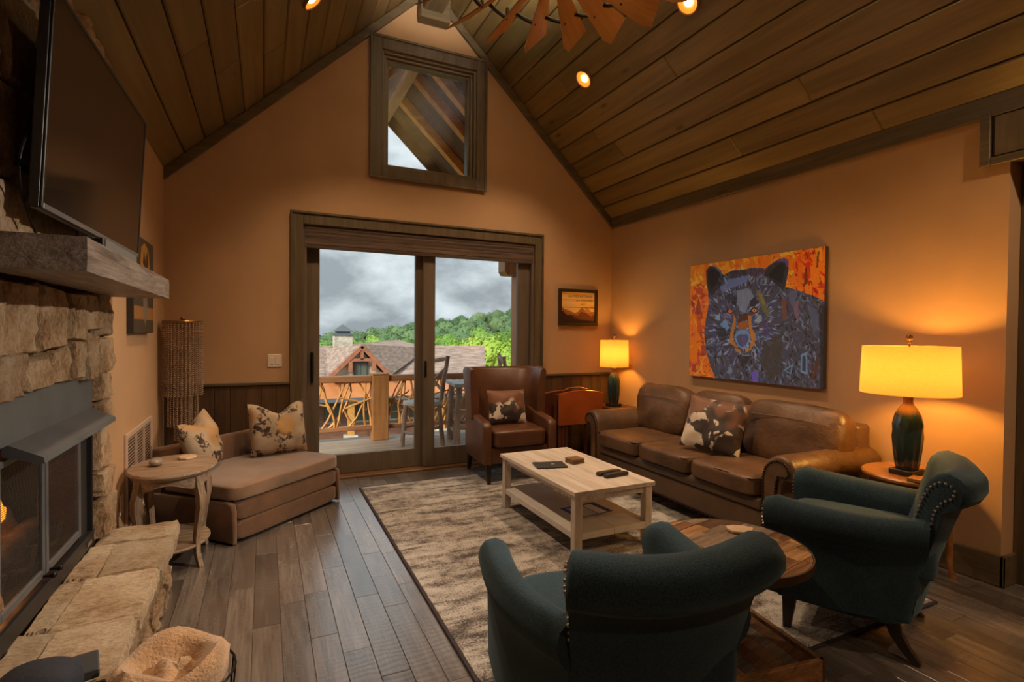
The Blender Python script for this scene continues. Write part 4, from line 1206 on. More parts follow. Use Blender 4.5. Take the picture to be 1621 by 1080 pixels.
def tapestry_mat():
    m, t, bs = _nodes('floral_tapestry')
    v = _coord(t, (1, 1, 1))
    n1_ = _noise(t, v, 7.5, 2, 0.5, 0.3); n2_ = _noise(t, v, 24, 5, 0.65, 1.0); n3_ = _noise(t, v, 5.0, 1)
    r1 = _ramp(t, [(0.35, (0.33, 0.25, 0.17)), (0.55, (0.46, 0.36, 0.25)), (0.72, (0.44, 0.24, 0.09))])
    t.links.new(n3_.outputs['Fac'], r1.inputs['Fac'])
    mk = t.nodes.new('ShaderNodeMath'); mk.operation = 'MULTIPLY'
    a_ = _ramp(t, [(0.52, (0, 0, 0)), (0.56, (1, 1, 1))]); c_ = _ramp(t, [(0.46, (0, 0, 0)), (0.50, (1, 1, 1))])
    t.links.new(n1_.outputs['Fac'], a_.inputs['Fac']); t.links.new(n2_.outputs['Fac'], c_.inputs['Fac'])
    t.links.new(a_.outputs['Color'], mk.inputs[0]); t.links.new(c_.outputs['Color'], mk.inputs[1])
    x = t.nodes.new('ShaderNodeMixRGB'); x.inputs['Color2'].default_value = (0.045, 0.022, 0.018, 1)
    t.links.new(mk.outputs[0], x.inputs['Fac']); t.links.new(r1.outputs['Color'], x.inputs['Color1'])
    # one round golden flower in the middle
    tc_ = t.nodes.new('ShaderNodeTexCoord'); sx_ = t.nodes.new('ShaderNodeMapping'); sx_.inputs['Scale'].default_value = (1, 0.0, 1); sx_.inputs['Location'].default_value = (-0.03, 0, -0.01)
    t.links.new(tc_.outputs['Object'], sx_.inputs['Vector'])
    ln = t.nodes.new('ShaderNodeVectorMath'); ln.operation = 'LENGTH'; t.links.new(sx_.outputs[0], ln.inputs[0])
    fr_ = _ramp(t, [(0.012, (0, 0, 0)), (0.016, (1, 1, 1)), (0.060, (0.9, 0.9, 0.9)), (0.088, (0, 0, 0))])
    t.links.new(ln.outputs['Value'], fr_.inputs['Fac'])
    y_ = t.nodes.new('ShaderNodeMixRGB'); y_.inputs['Color2'].default_value = (0.46, 0.26, 0.095, 1)
    t.links.new(fr_.outputs['Color'], y_.inputs['Fac']); t.links.new(x.outputs['Color'], y_.inputs['Color1'])
    t.links.new(y_.outputs['Color'], bs.inputs['Base Color'])
    bs.inputs['Roughness'].default_value = 0.8
    n4 = _noise(t, v, 220, 2); _bump(t, bs, n4.outputs['Fac'], 0.3, 0.003)
    return m
m_tap = tapestry_mat()
def throw(name, w, h, th, loc, rot, mat, label, group=None, ear=0.1, sag=0.0, seed=0):
    b = MB(); b.pillow(w, h, th, 16, None, ear, sag, seed)
    o = b.build(name, mat, smooth=70); o.location = loc; o.rotation_euler = rot
    return tag(o, label, 'pillow', group)
throw('throw_pillow', 0.45, 0.43, 0.20, (0.10, 4.78, 0.610), (math.radians(-14), 0, math.radians(18)), m_tap, 'floral tapestry pillow at the right end of the settee nearest the glass door', 'settee pillows', 0.02, 0.11, 1)
throw('throw_pillow', 0.43, 0.42, 0.18, (-0.42, 4.45, 0.590), (math.radians(-16), math.radians(-8), math.radians(74)), m_tap, 'floral tapestry pillow on the settee behind the weathered table', 'settee pillows', 0.02, 0.10, 5)

# weathered oval side table
m_weath = wood('weathered_wood', (0.17, 0.105, 0.065), (0.30, 0.205, 0.135), (0.42, 0.32, 0.235), 'x', 0.5, 9, 8, 0.12, 0.2, 0.6, streak=0.55)
m_weath_z = wood('weathered_wood_z', (0.16, 0.10, 0.06), (0.28, 0.19, 0.12), (0.40, 0.30, 0.215), 'z', 0.5, 9, 8, 0.1, 0.0, 0.7, streak=0.55)
tab = empty('oval_side_table', (-0.508, 3.80, 0), 0, 'weathered oval side table with curved legs between hearth and settee', 'side table')
b = MB(); b.lathe([(0.02, 0.556), (0.93, 0.556), (0.985, 0.566), (1.0, 0.577), (0.98, 0.588), (0.93, 0.590), (0.02, 0.590)], 48, Matrix.Diagonal((0.235, 0.30, 1, 1))); b.build('table_top', m_weath, tab, smooth=40)
b = MB()
n = 40
for k in range(n):
    a0, a1 = 2 * math.pi * k / n, 2 * math.pi * (k + 1) / n
    def ap(a, r, z): return (0.235 * r * math.cos(a), 0.30 * r * math.sin(a), z)
    def zz(a): return 0.50 + 0.022 * math.cos(4 * a)
    b.loft([[ap(a0, 0.80, zz(a0)), ap(a0, 0.86, zz(a0)), ap(a0, 0.86, 0.556), ap(a0, 0.80, 0.556)], [ap(a1, 0.80, zz(a1)), ap(a1, 0.86, zz(a1)), ap(a1, 0.86, 0.556), ap(a1, 0.80, 0.556)]], cap=False)
b.build('apron', m_weath, tab)
for ang in (-42, 42, 138, 222):
    a = math.radians(ang); d = Vector((0.235 * math.cos(a), 0.30 * math.sin(a), 0))
    rings = []
    for s_, off, w in ((0.555, 0.80, 0.044), (0.50, 0.84, 0.044), (0.43, 0.92, 0.042), (0.36, 0.93, 0.038), (0.26, 0.85, 0.033), (0.16, 0.79, 0.030), (0.08, 0.80, 0.028), (0.03, 0.87, 0.027), (0.001, 0.91, 0.026)):
        c = d * off; e1 = d.normalized() * w / 2; e2 = Vector((-d.y, d.x, 0)).normalized() * w / 2
        rings.append([c + e1 + e2 + Vector((0, 0, s_)), c - e1 + e2 + Vector((0, 0, s_)), c - e1 - e2 + Vector((0, 0, s_)), c + e1 - e2 + Vector((0, 0, s_))])
    b = MB(); b.loft(rings); b.build('leg', m_weath_z, tab, smooth=40)
b = MB(); b.lathe([(0.02, 0.118), (0.82, 0.118), (0.84, 0.127), (0.82, 0.136), (0.02, 0.136)], 40, Matrix.Diagonal((0.235, 0.30, 1, 1))); b.build('lower_shelf', m_weath, tab, smooth=40)
b = MB(); b.sphere((0, 0, 0), 0.05, 16, 12, (0.75, 1.05, 0.5))
sto = b.build('polished_stone', patches('grey_stone', [(0.3, (0.16, 0.12, 0.09)), (0.7, (0.36, 0.29, 0.23))], 14, 0.35), smooth=80, loc=(-0.60, 3.80, 0.6155)); tag(sto, 'smooth grey stone on the weathered side table', 'stone')
m_coaster = patches('pale_coaster', [(0.3, (0.50, 0.34, 0.21)), (0.7, (0.66, 0.48, 0.32))], 18, 0.6)
b = MB(); b.lathe([(0.01, 0.0), (0.050, 0.0), (0.054, 0.008), (0.050, 0.016), (0.01, 0.016)], 8)
co = b.build('coaster_stack', m_coaster, smooth=30, loc=(-0.45, 3.93, 0.5915)); tag(co, 'pale wood coaster on the weathered side table', 'coaster')

# basket with fur throw beside the hearth, and the dark things on the hearth end
bk = empty('throw_basket', (-0.245, 1.80, 0), 0, 'dark wire basket holding a tan fur throw beside the hearth', 'basket')
b = MB()
for z, r in ((0.01, 0.13), (0.14, 0.145), (0.28, 0.155), (0.40, 0.165)):
    b.tube([(r * math.cos(k * math.pi / 12), r * math.sin(k * math.pi / 12), z) for k in range(24)], 0.004, 5, closed=True)
for k in range(20):
    a = k * math.pi / 10
    b.tube([(0.13 * math.cos(a), 0.13 * math.sin(a), 0.01), (0.165 * math.cos(a), 0.165 * math.sin(a), 0.40)], 0.003, 5)
b.build('wire_basket', m_black, bk)
m_fur = plain('tan_fur', (0.55, 0.33, 0.17), 0.9, var=0.25, vscale=14, bump=0.8, bscale=110, sheen=0.6)
b = MB()
rings = []
for (r, z) in ((0.02, 0.03), (0.115, 0.03), (0.135, 0.25), (0.150, 0.40), (0.150, 0.45), (0.125, 0.475), (0.095, 0.455), (0.085, 0.42), (0.06, 0.405), (0.045, 0.43), (0.02, 0.435)):
    rings.append([(r * math.cos(2 * math.pi * k / 28) * (1 + 0.08 * mnoise.noise(Vector((math.cos(2 * math.pi * k / 28) * 2, math.sin(2 * math.pi * k / 28) * 2, z * 4)))), r * math.sin(2 * math.pi * k / 28) * (1 + 0.08 * mnoise.noise(Vector((math.cos(2 * math.pi * k / 28) * 2, math.sin(2 * math.pi * k / 28) * 2, z * 4 + 5)))), z + 0.015 * math.sin(3 * 2 * math.pi * k / 28 + r * 20)) for k in range(28)])
b.loft(rings)
fu = b.build('fur_throw', m_fur, smooth=80, loc=(-0.245, 1.80, 0)); tag(fu, 'rolled tan fur throw stuffed in the basket', 'blanket')
b = MB(); b.tube([(-0.52, 1.86, 0.385), (-0.42, 1.86, 0.40), (-0.405, 1.86, 0.36)], 0.006, 6)
pk = b.build('fireplace_poker', m_black, smooth=60, loc=(0, 0, 0.0)); tag(pk, 'thin black iron hook at the hearth edge by the basket', 'poker')
nb = empty('dark_box', (-0.56, 1.97, 0.378), math.radians(14), 'flat dark case lying on the near hearth end', 'case')
b = MB(); b.box(-0.14, 0.10, -0.07, 0.05, 0.0, 0.03, 0.004); b.build('case_body', plain('slate_case', (0.05, 0.055, 0.065), 0.5), nb)
b = MB(); b.box(-0.10, 0.06, -0.071, -0.0705, 0.008, 0.022); b.build('case_edge', plain('case_edge', (0.22, 0.23, 0.25), 0.4), nb)
b = MB(); b.cushion(0.20, 0.16, 0.11, 0.35, 3, 10, None, 0.015, 2)
db = b.build('dark_pouch', plain('navy_cloth', (0.022, 0.026, 0.042), 0.8, bump=0.3), smooth=70, loc=(-0.56, 1.80, 0.45)); tag(db, 'rounded navy cloth pouch on the near hearth end', 'pouch')
# ================================================================== rug
def rug_mat():
    m, t, bs = _nodes('distressed_rug')
    v = _coord(t, (1, 1, 1), False)
    vs = _coord(t, (0.8, 3.6, 1), False)
    streak = _noise(t, vs, 2.6, 6, 0.62, 0.6)
    fine = _noise(t, v, 95, 3, 0.7)
    med = _noise(t, v, 14, 5, 0.7)
    ad = t.nodes.new('ShaderNodeMath'); ad.operation = 'MULTIPLY_ADD'; ad.inputs[1].default_value = 0.8
    t.links.new(fine.outputs['Fac'], ad.inputs[0]); t.links.new(streak.outputs['Fac'], ad.inputs[2])
    ad2 = t.nodes.new('ShaderNodeMath'); ad2.operation = 'MULTIPLY_ADD'; ad2.inputs[1].default_value = 0.6
    t.links.new(med.outputs['Fac'], ad2.inputs[0]); t.links.new(ad.outputs[0], ad2.inputs[2])
    r = _ramp(t, [(0.52, (0.05, 0.040, 0.038)), (0.59, (0.17, 0.145, 0.130)), (0.64, (0.37, 0.33, 0.295)), (0.73, (0.58, 0.55, 0.52))])
    sc_ = t.nodes.new('ShaderNodeMath'); sc_.operation = 'MULTIPLY'; sc_.inputs[1].default_value = 0.535
    t.links.new(ad2.outputs[0], sc_.inputs[0]); t.links.new(sc_.outputs[0], r.inputs['Fac'])
    t.links.new(r.outputs['Color'], bs.inputs['Base Color'])
    bs.inputs['Roughness'].default_value = 0.95; bs.inputs['Specular IOR Level'].default_value = 0.1; bs.inputs['Sheen Weight'].default_value = 0.2
    _bump(t, bs, fine.outputs['Fac'], 0.9, 0.012)
    return m
RX0, RX1, RY0, RY1, RZ = 0.768, 3.235, 1.53, 4.845, 0.012
rug = empty('area_rug', ((RX0 + RX1) / 2, (RY0 + RY1) / 2, 0.001), 0, 'large distressed beige and brown area rug with dark binding', 'rug')
hw_, hd_ = (RX1 - RX0) / 2, (RY1 - RY0) / 2
b = MB(); b.box(-hw_ + 0.018, hw_ - 0.018, -hd_ + 0.018, hd_ - 0.018, 0.0, RZ - 0.001, 0.002); b.build('pile', rug_mat(), rug)
m_bind = plain('rug_binding', (0.035, 0.026, 0.036), 0.9, var=0.3, vscale=60, bump=0.5)
b = MB()
b.box(-hw_, -hw_ + 0.018, -hd_, hd_, 0, RZ - 0.002, 0.003); b.box(hw_ - 0.018, hw_, -hd_, hd_, 0, RZ - 0.002, 0.003)
b.box(-hw_ + 0.018, hw_ - 0.018, -hd_, -hd_ + 0.018, 0, RZ - 0.002, 0.003); b.box(-hw_ + 0.018, hw_ - 0.018, hd_ - 0.018, hd_, 0, RZ - 0.002, 0.003)
b.build('binding', m_bind, rug)
ZG = RZ + 0.0015                                    # furniture standing on the rug

# ================================================================== coffee table
m_wash = wood('whitewashed_wood', (0.38, 0.32, 0.27), (0.60, 0.53, 0.47), (0.70, 0.64, 0.58), 'y', 0.5, 6, 14, 0.06, 0.75, 0.25)
m_wash_z = wood('whitewashed_wood_z', (0.40, 0.34, 0.28), (0.58, 0.51, 0.44), (0.68, 0.62, 0.55), 'z', 0.55, 6, 14, 0.05, 0.0, 0.2)
ct = empty('coffee_table', (2.035, 3.295, ZG), 0, 'whitewashed wood coffee table with lower shelf on the rug', 'coffee table')
CX, CY, CZ = 0.315, 0.565, 0.44 - ZG
for k in range(4):
    x0 = -CX + 2 * CX * k / 4
    b = MB(); b.box(x0 + 0.0008, x0 + 2 * CX / 4 - 0.0008, -CY, CY, CZ - 0.028, CZ, 0.0025); b.build('top_board', m_wash, ct)
for sx in (-1, 1):
    for sy in (-1, 1):
        x, y = sx * (CX - 0.042), sy * (CY - 0.042)
        b = MB(); b.loft([[(x - w, y - w, z), (x + w, y - w, z), (x + w, y + w, z), (x - w, y + w, z)] for w, z in ((0.024, 0.0), (0.026, 0.06), (0.026, CZ - 0.03))]); b.build('leg', m_wash_z, ct)
    x = sx * (CX - 0.040)
    b = MB(); b.box(x - 0.010, x + 0.010, -CY + 0.07, CY - 0.07, CZ - 0.062, CZ - 0.029, 0.002); b.build('apron', m_wash, ct)
    b = MB()
    for k in range(24):
        b.sphere((x, -CY + 0.09 + k * (2 * CY - 0.18) / 23, CZ - 0.066), 0.012, 8, 6)
    q_ = b.build('apron_beads', m_wash, ct, smooth=60); tag(q_, kind='stuff')
for sy in (-1, 1):
    y = sy * (CY - 0.040)
    b = MB(); b.box(-CX + 0.07, CX - 0.07, y - 0.010, y + 0.010, CZ - 0.075, CZ - 0.029, 0.002); b.build('apron', m_wash, ct)
for k in range(2):
    x0 = -CX + 0.02 + (2 * CX - 0.04) * k / 2
    b = MB(); b.box(x0 + 0.0008, x0 + (CX - 0.02) - 0.0008, -CY + 0.018, CY - 0.018, 0.115, 0.158, 0.003)
    b.build('shelf_board', plain('shelf_wash', (0.62, 0.58, 0.54), 0.5, var=0.08), ct)
TT = 0.4405
nbk = empty('black_notebook', (1.90, 3.36, TT), math.radians(-14), 'black notebook with a small white mark on the coffee table', 'notebook')
b = MB(); b.box(-0.115, 0.115, -0.08, 0.08, 0.0, 0.012, 0.002); b.build('cover', plain('notebook_black', (0.035, 0.037, 0.04), 0.5), nbk)
b = MB(); b.box(0.01, 0.035, -0.005, 0.005, 0.0122, 0.0126); b.build('mark', plain('white_mark', (0.7, 0.7, 0.7), 0.6), nbk)
for k, (zz_, yaw_) in enumerate(((0.0, 0.15), (0.0185, 0.10))):
    w_ = empty('wood_coaster', (2.12, 3.37, TT + zz_), yaw_, ('square brown wood coaster block at the bottom of the pair on the coffee table', 'square brown wood coaster block on top of the pair on the coffee table')[k], 'coaster')
    b = MB(); b.box(-0.055, 0.055, -0.05, 0.05, 0.0005, 0.018, 0.002); b.build('block', wood('coaster_wood%d' % k, (0.10, 0.05, 0.02), (0.22, 0.12, 0.05), (0.32, 0.19, 0.08), 'x', 0.5, 9, 5, 0, 0, 0.3), w_)
for k, (x, y, rz, lab) in enumerate(((2.18, 2.935, 0, 'black remote control lying nearest the front edge of the coffee table'), (2.165, 3.0, 0, 'black remote control beside the wooden coasters on the coffee table'))):
    rm = empty('remote_control', (x, y, TT), math.radians(-84), lab, 'remote')
    b = MB(); b.cushion(0.048, 0.20, 0.024, 0.1, 8, 8, Matrix.Translation((0, 0, 0.0125))); b.build('body', plain('remote_black', (0.018, 0.018, 0.018), 0.4), rm, smooth=50)
    b = MB()
    for i in range(7):
        for j in range(3): b.sphere((-0.013 + 0.013 * j, -0.07 + 0.02 * i, 0.0245), 0.0042, 6, 4, (1, 1, 0.5))
    q_ = b.build('buttons', plain('remote_buttons', (0.12, 0.12, 0.12), 0.5), rm); tag(q_, kind='stuff')
ss = empty('printed_sheet', (2.05, 3.10, ZG + 0.1585), math.radians(6), 'blue and white printed sheet on the coffee table shelf', 'paper')
b = MB(); b.box(-0.15, 0.15, -0.11, 0.11, 0.0003, 0.003); b.build('sheet', plain('paper_white', (0.66, 0.66, 0.68), 0.6), ss)
b = MB(); b.box(-0.15, -0.115, -0.11, 0.11, 0.0032, 0.0036); b.box(0.105, 0.15, -0.11, 0.11, 0.0032, 0.0036); b.box(-0.115, 0.105, 0.085, 0.11, 0.0032, 0.0036); b.box(-0.115, 0.105, -0.11, -0.1, 0.0032, 0.0036); b.box(0.02, 0.026, -0.1, 0.085, 0.0032, 0.0036)
b.build('print', plain('print_blue', (0.045, 0.075, 0.38), 0.6), ss)

# ================================================================== leather wing chair
m_red_leather = plain('russet_leather', (0.095, 0.037, 0.016), 0.38, spec=0.5, var=0.22, vscale=6, bump=0.12, bscale=120)
m_dark_leg = plain('dark_wood_leg', (0.018, 0.013, 0.010), 0.4)
wc = empty('wing_chair', (2.19, 4.76, ZG), math.radians(-3), 'russet leather wingback armchair by the glass door', 'armchair')
b = MB(); b.box(-0.335, 0.335, -0.345, 0.28, 0.185, 0.335, 0.02, 2); b.build('base', m_red_leather, wc, smooth=40)
b = MB(); b.cushion(0.55, 0.62, 0.165, 0.10, 9, 12, Matrix.Translation((0, -0.075, 0.418)), 0.004); b.build('seat_cushion', m_red_leather, wc, smooth=60)
for sx in (-1, 1):
    b = MB(); 
    b.prism([(-0.37, 0.19), (0.20, 0.19), (0.20, 0.66), (0.0, 0.615), (-0.28, 0.585), (-0.355, 0.565), (-0.375, 0.52)], 'x', sx * 0.285, sx * 0.375, 0.022, seg=3); b.build('arm', m_red_leather, wc, smooth=50)
path = [(-0.362, -0.06), (-0.365, 0.04), (-0.355, 0.13), (-0.32, 0.22), (-0.24, 0.285), (-0.12, 0.315), (0, 0.325), (0.12, 0.315), (0.24, 0.285), (0.32, 0.22), (0.355, 0.13), (0.365, 0.04), (0.362, -0.06)]
rings = []
for i, (x, y) in enumerate(path):
    a = Vector(path[max(i - 1, 0)]); c = Vector(path[min(i + 1, len(path) - 1)]); d = (c - a).normalized(); nrm = Vector((-d.y, d.x))     # outward
    s_ = abs(i - 6) / 6
    ztop = 1.045 + 0.028 * s_ ** 2 - (0.03 if s_ == 1 else 0); th = 0.045 if s_ > 0.55 else 0.055
    flare = 0.035 * (1 if s_ < 0.8 else 0.5)
    P = Vector((x, y))
    def pt(o, z, f): q = P + nrm * (o + f); return (q.x, q.y, z)
    zb = 0.56 if s_ > 0.6 else 0.20
    rings.append([pt(th * 0.6, zb, 0), pt(th * 0.6, 0.60, 0), pt(th * 0.6, ztop - 0.03, flare), pt(th * 0.3, ztop, flare), pt(-th * 0.3, ztop, flare), pt(-th * 0.8, ztop - 0.03, flare), pt(-th * 1.2, 0.75, 0), pt(-th, zb, 0)])
b = MB(); b.loft(rings); b.build('wing_back', m_red_leather, wc, smooth=55)
for sx in (-1, 1):
    for y, sp in ((-0.30, -0.02), (0.24, 0.05)):
        b = MB(); b.loft([[(sx * 0.30 + dx * w, y + sp * (1 - z / 0.185) + dy * w, z) for dx, dy in ((-1, -1), (1, -1), (1, 1), (-1, 1))] for w, z in ((0.015, 0.0), (0.026, 0.184))]); b.build('leg', m_dark_leg, wc)

def cow_mat(name, off):
    m, t, bs = _nodes(name)
    v = _coord(t, (1, 0.4, 1), False); v.inputs['Location'].default_value = off
    n = _noise(t, v, 6.5, 3, 0.55, 0.4); n2 = _noise(t, v, 3.0, 2)
    tc_ = t.nodes.new('ShaderNodeTexCoord'); sp = t.nodes.new('ShaderNodeSeparateXYZ'); t.links.new(tc_.outputs['Object'], sp.inputs[0])
    ma = t.nodes.new('ShaderNodeMath'); ma.operation = 'MULTIPLY_ADD'; ma.inputs[1].default_value = 1.1
    t.links.new(sp.outputs['Z'], ma.inputs[0]); t.links.new(n2.outputs['Fac'], ma.inputs[2])
    r1 = _ramp(t, [(0.44, (0.60, 0.50, 0.40)), (0.475, (0.66, 0.58, 0.50)), (0.50, (0.03, 0.018, 0.014))]); t.links.new(n.outputs['Fac'], r1.inputs['Fac'])
    r2 = _ramp(t, [(0.51, (0, 0, 0)), (0.57, (1, 1, 1))]); t.links.new(ma.outputs[0], r2.inputs['Fac'])
    x = t.nodes.new('ShaderNodeMixRGB'); x.inputs['Color2'].default_value = (0.16, 0.058, 0.022, 1)
    t.links.new(r2.outputs['Color'], x.inputs['Fac']); t.links.new(r1.outputs['Color'], x.inputs['Color1']); t.links.new(x.outputs['Color'], bs.inputs['Base Color'])
    bs.inputs['Roughness'].default_value = 0.6; bs.inputs['Sheen Weight'].default_value = 0.2
    return m
throw('throw_pillow', 0.40, 0.34, 0.13, (2.165, 4.70, 0.685), (math.radians(-14), 0, math.radians(-3)), cow_mat('cowhide_a', (0.2, 0, 0.1)), 'brown black and white cowhide pillow on the wing chair', None, 0.05, 0.0, 3)

# folding tray tables leaning by the wall
m_cherry = plain('cherry_lacquer', (0.34, 0.075, 0.015), 0.3, spec=0.5, var=0.18, vscale=5, coat=0.2)
m_cherry_d = plain('cherry_dark', (0.11, 0.03, 0.012), 0.35, spec=0.5, var=0.2)
ft = empty('folding_tray_tables', (3.13, 5.0, 0.0), math.radians(0), 'set of cherry red folding tray tables stored on a stand', 'tray tables')
def tray(y, x0, x1, z0, z1, mat, name):
    pts = [(x0, z0), (x1, z0), (x1, z1 - 0.035)] + [(x1 - (x1 - x0) * s_, z1 - 0.035 + 0.035 * math.sin(math.pi * s_)) for s_ in (0.1, 0.25, 0.5, 0.75, 0.9)] + [(x0, z1 - 0.035)]
    b = MB(); b.prism(pts, 'y', y - 0.009, y + 0.009, 0.003); return b.build(name, mat, ft)
tray(-0.12, -0.27, 0.30, 0.42, 0.795, m_cherry, 'tray')
tray(-0.07, -0.29, 0.28, 0.42, 0.785, m_cherry_d, 'tray')
tray(0.04, -0.36, 0.22, 0.42, 0.785, m_cherry_d, 'tray')
tray(0.09, -0.38, 0.20, 0.42, 0.78, m_cherry, 'tray')
b = MB(); b.tube([(-0.16, -0.02, 0.78), (-0.08, -0.02, 0.81), (0.06, -0.02, 0.815), (0.16, -0.02, 0.79)], 0.007, 6); b.build('carry_handle', m_cherry, ft, smooth=60)
for x in (-0.24, -0.20, -0.16, 0.20):
    for y in (-0.10, 0.06):
        b = MB(); b.box(x - 0.014, x + 0.014, y - 0.010, y + 0.010, 0.001, 0.418, 0.003); b.build('leg', m_cherry_d, ft)
b = MB(); b.box(-0.28, 0.24, -0.15, -0.115, 0.02, 0.055, 0.004); b.box(-0.28, 0.24, 0.075, 0.11, 0.02, 0.055, 0.004); b.build('stand_foot', m_cherry_d, ft)

# ================================================================== table lamps
def glaze_mat():
    m, t, bs = _nodes('reactive_glaze')
    tc_ = t.nodes.new('ShaderNodeTexCoord'); sp = t.nodes.new('ShaderNodeSeparateXYZ'); t.links.new(tc_.outputs['Object'], sp.inputs[0])
    v = _coord(t, (1, 1, 0.25)); n = _noise(t, v, 22, 4)
    ma = t.nodes.new('ShaderNodeMath'); ma.operation = 'MULTIPLY_ADD'; ma.inputs[1].default_value = 0.16
    t.links.new(n.outputs['Fac'], ma.inputs[0]); t.links.new(sp.outputs['Z'], ma.inputs[2])
    r = _ramp(t, [(0.05, (0.05, 0.025, 0.012)), (0.16, (0.014, 0.030, 0.028)), (0.41, (0.028, 0.062, 0.058)), (0.455, (0.16, 0.06, 0.018)), (0.52, (0.16, 0.05, 0.015))])
    t.links.new(ma.outputs[0], r.inputs['Fac']); t.links.new(r.outputs['Color'], bs.inputs['Base Color'])
    bs.inputs['Roughness'].default_value = 0.22; bs.inputs['Coat Weight'].default_value = 0.3
    return m
m_glaze = glaze_mat()
m_lshade = shade_mat('linen_shade', (0.46, 0.31, 0.13), 0.40)
m_plinth = plain('dark_plinth', (0.02, 0.014, 0.010), 0.4)
m_finial = plain('finial_bronze', (0.16, 0.08, 0.03), 0.3, 0.7)
def table_lamp(loc, label, s, rs, hs, gap, watts, sxy=(1, 1)):
    o = empty('table_lamp', loc, 0, label, 'lamp', 'pair of glazed table lamps')
    bs_ = 0.40 * s
    prof = [(0.055, 0.032), (0.062, 0.06), (0.072, 0.14), (0.079, 0.22), (0.078, 0.29), (0.066, 0.345), (0.045, 0.385), (0.029, 0.405), (0.024, 0.42), (0.024, 0.452), (0.03, 0.46), (0.012, 0.462)]
    b = MB(); b.box(-0.075 * s, 0.075 * s, -0.06 * s, 0.06 * s, 0.001, 0.031 * s, 0.004); b.build('plinth', m_plinth, o)
    b = MB(); b.lathe([(r * s, z * s) for r, z in prof], 64, None, sxy[0], sxy[1], lambda a, z: -0.10 * abs(math.sin(a * 5.5 + (math.pi / 2 if z > 0.285 * s else 0))) * (1 if z < 0.38 * s else 0)); b.build('ceramic_body', m_glaze, o, smooth=28)
    zt = 0.462 * s
    b = MB(); b.tube([(0, 0, zt), (0, 0, zt + gap + hs + 0.015)], 0.005, 8); b.build('stem', m_finial, o, smooth=60)
    z0, z1 = zt + gap, zt + gap + hs
    b = MB(); t = bmesh.new(); n = 48
    R = [[t.verts.new((rr * math.cos(2 * math.pi * k / n) * sxy[0], rr * math.sin(2 * math.pi * k / n) * sxy[1], z)) for k in range(n)] for rr, z in ((rs * 1.02, z0), (rs, (z0 + z1) / 2), (rs * 0.98, z1))]
    for i in range(2):
        for k in range(n): t.faces.new((R[i][k], R[i][(k + 1) % n], R[i + 1][(k + 1) % n], R[i + 1][k]))
    b._merge(t); sh = b.build('lamp_shade', m_lshade, o, smooth=60)
    b = MB()
    for k in range(3):
        a = k * 2.094 + 0.4; b.tube([(0, 0, z1 - 0.02), (rs * 0.97 * math.cos(a) * sxy[0], rs * 0.97 * math.sin(a) * sxy[1], z1 - 0.005)], 0.0025, 5)
    b.build('spider', m_finial, o)
    b = MB(); b.lathe([(0.004, z1 + 0.015), (0.010, z1 + 0.02), (0.007, z1 + 0.028), (0.016, z1 + 0.038), (0.02, z1 + 0.05), (0.015, z1 + 0.062), (0.003, z1 + 0.068)], 14); b.build('finial', m_finial, o, smooth=60)
    b = MB(); b.sphere((0, 0, z0 + hs * 0.5), 0.028, 12, 10); b.build('bulb', emit('lamp_bulb', (1.0, 0.55, 0.18), 12.0), o, smooth=80)
    point_light('lamp_light', (0, 0, z0 + hs * 0.5), watts, AMBER, 0.04, o)
    return o
# end table and lamp at the near end of the sofa
m_honey = wood('honey_wood', (0.20, 0.075, 0.02), (0.30, 0.12, 0.035), (0.38, 0.17, 0.055), 'y', 0.32, 6, 10, 0.05, 0.1, 0.1)
et = empty('end_table', (3.475, 1.77, 0), 0, 'round honey wood end table under the large table lamp', 'end table')
b = MB(); b.lathe([(0.01, 0.585), (0.255, 0.585), (0.27, 0.592), (0.27, 0.604), (0.262, 0.612), (0.01, 0.612)], 48); b.build('table_top', m_honey, et, smooth=35)
b = MB(); b.lathe([(0.21, 0.535), (0.225, 0.54), (0.225, 0.584), (0.21, 0.584)], 40); b.build('apron', m_honey, et, smooth=35)
for k in range(3):
    a = math.radians(90 + 120 * k)
    b = MB(); b.tube([(0.18 * math.cos(a), 0.18 * math.sin(a), 0.54), (0.19 * math.cos(a), 0.19 * math.sin(a), 0.3), (0.20 * math.cos(a), 0.20 * math.sin(a), 0.05), (0.22 * math.cos(a), 0.22 * math.sin(a), 0.001)], [0.024, 0.019, 0.015, 0.019], 10); b.build('leg', m_honey, et, smooth=60)
table_lamp((3.40, 1.78, 0.613), 'large teal glazed table lamp with glowing drum shade beside the sofa', 1.0, 0.235, 0.275, 0.01, LAMP_W)
cb = empty('wood_coaster', (3.285, 1.66, 0.613), 0.2, 'honey wood coaster block on the round end table', 'coaster')
b = MB(); b.box(-0.05, 0.05, -0.04, 0.04, 0.0005, 0.02, 0.002); b.build('block', m_honey, cb)
# far corner
et2 = empty('corner_table', (3.60, 4.86, 0.029), 0, 'small dark square table in the corner behind the sofa arm', 'end table')
b = MB(); b.box(-0.16, 0.16, -0.22, 0.22, 0.545, 0.57, 0.004); b.build('table_top', m_cherry_d, et2)
for sx in (-1, 1):
    for sy in (-1, 1):
        b = MB(); b.box(sx * 0.14 - 0.015, sx * 0.14 + 0.015, sy * 0.20 - 0.015, sy * 0.20 + 0.015, -0.028, 0.544, 0.003); b.build('leg', m_cherry_d, et2)
table_lamp((3.565, 4.86, 0.600), 'small teal glazed table lamp with glowing shade in the far corner', 0.93, 0.158, 0.30, 0.015, SMALL_LAMP_W)

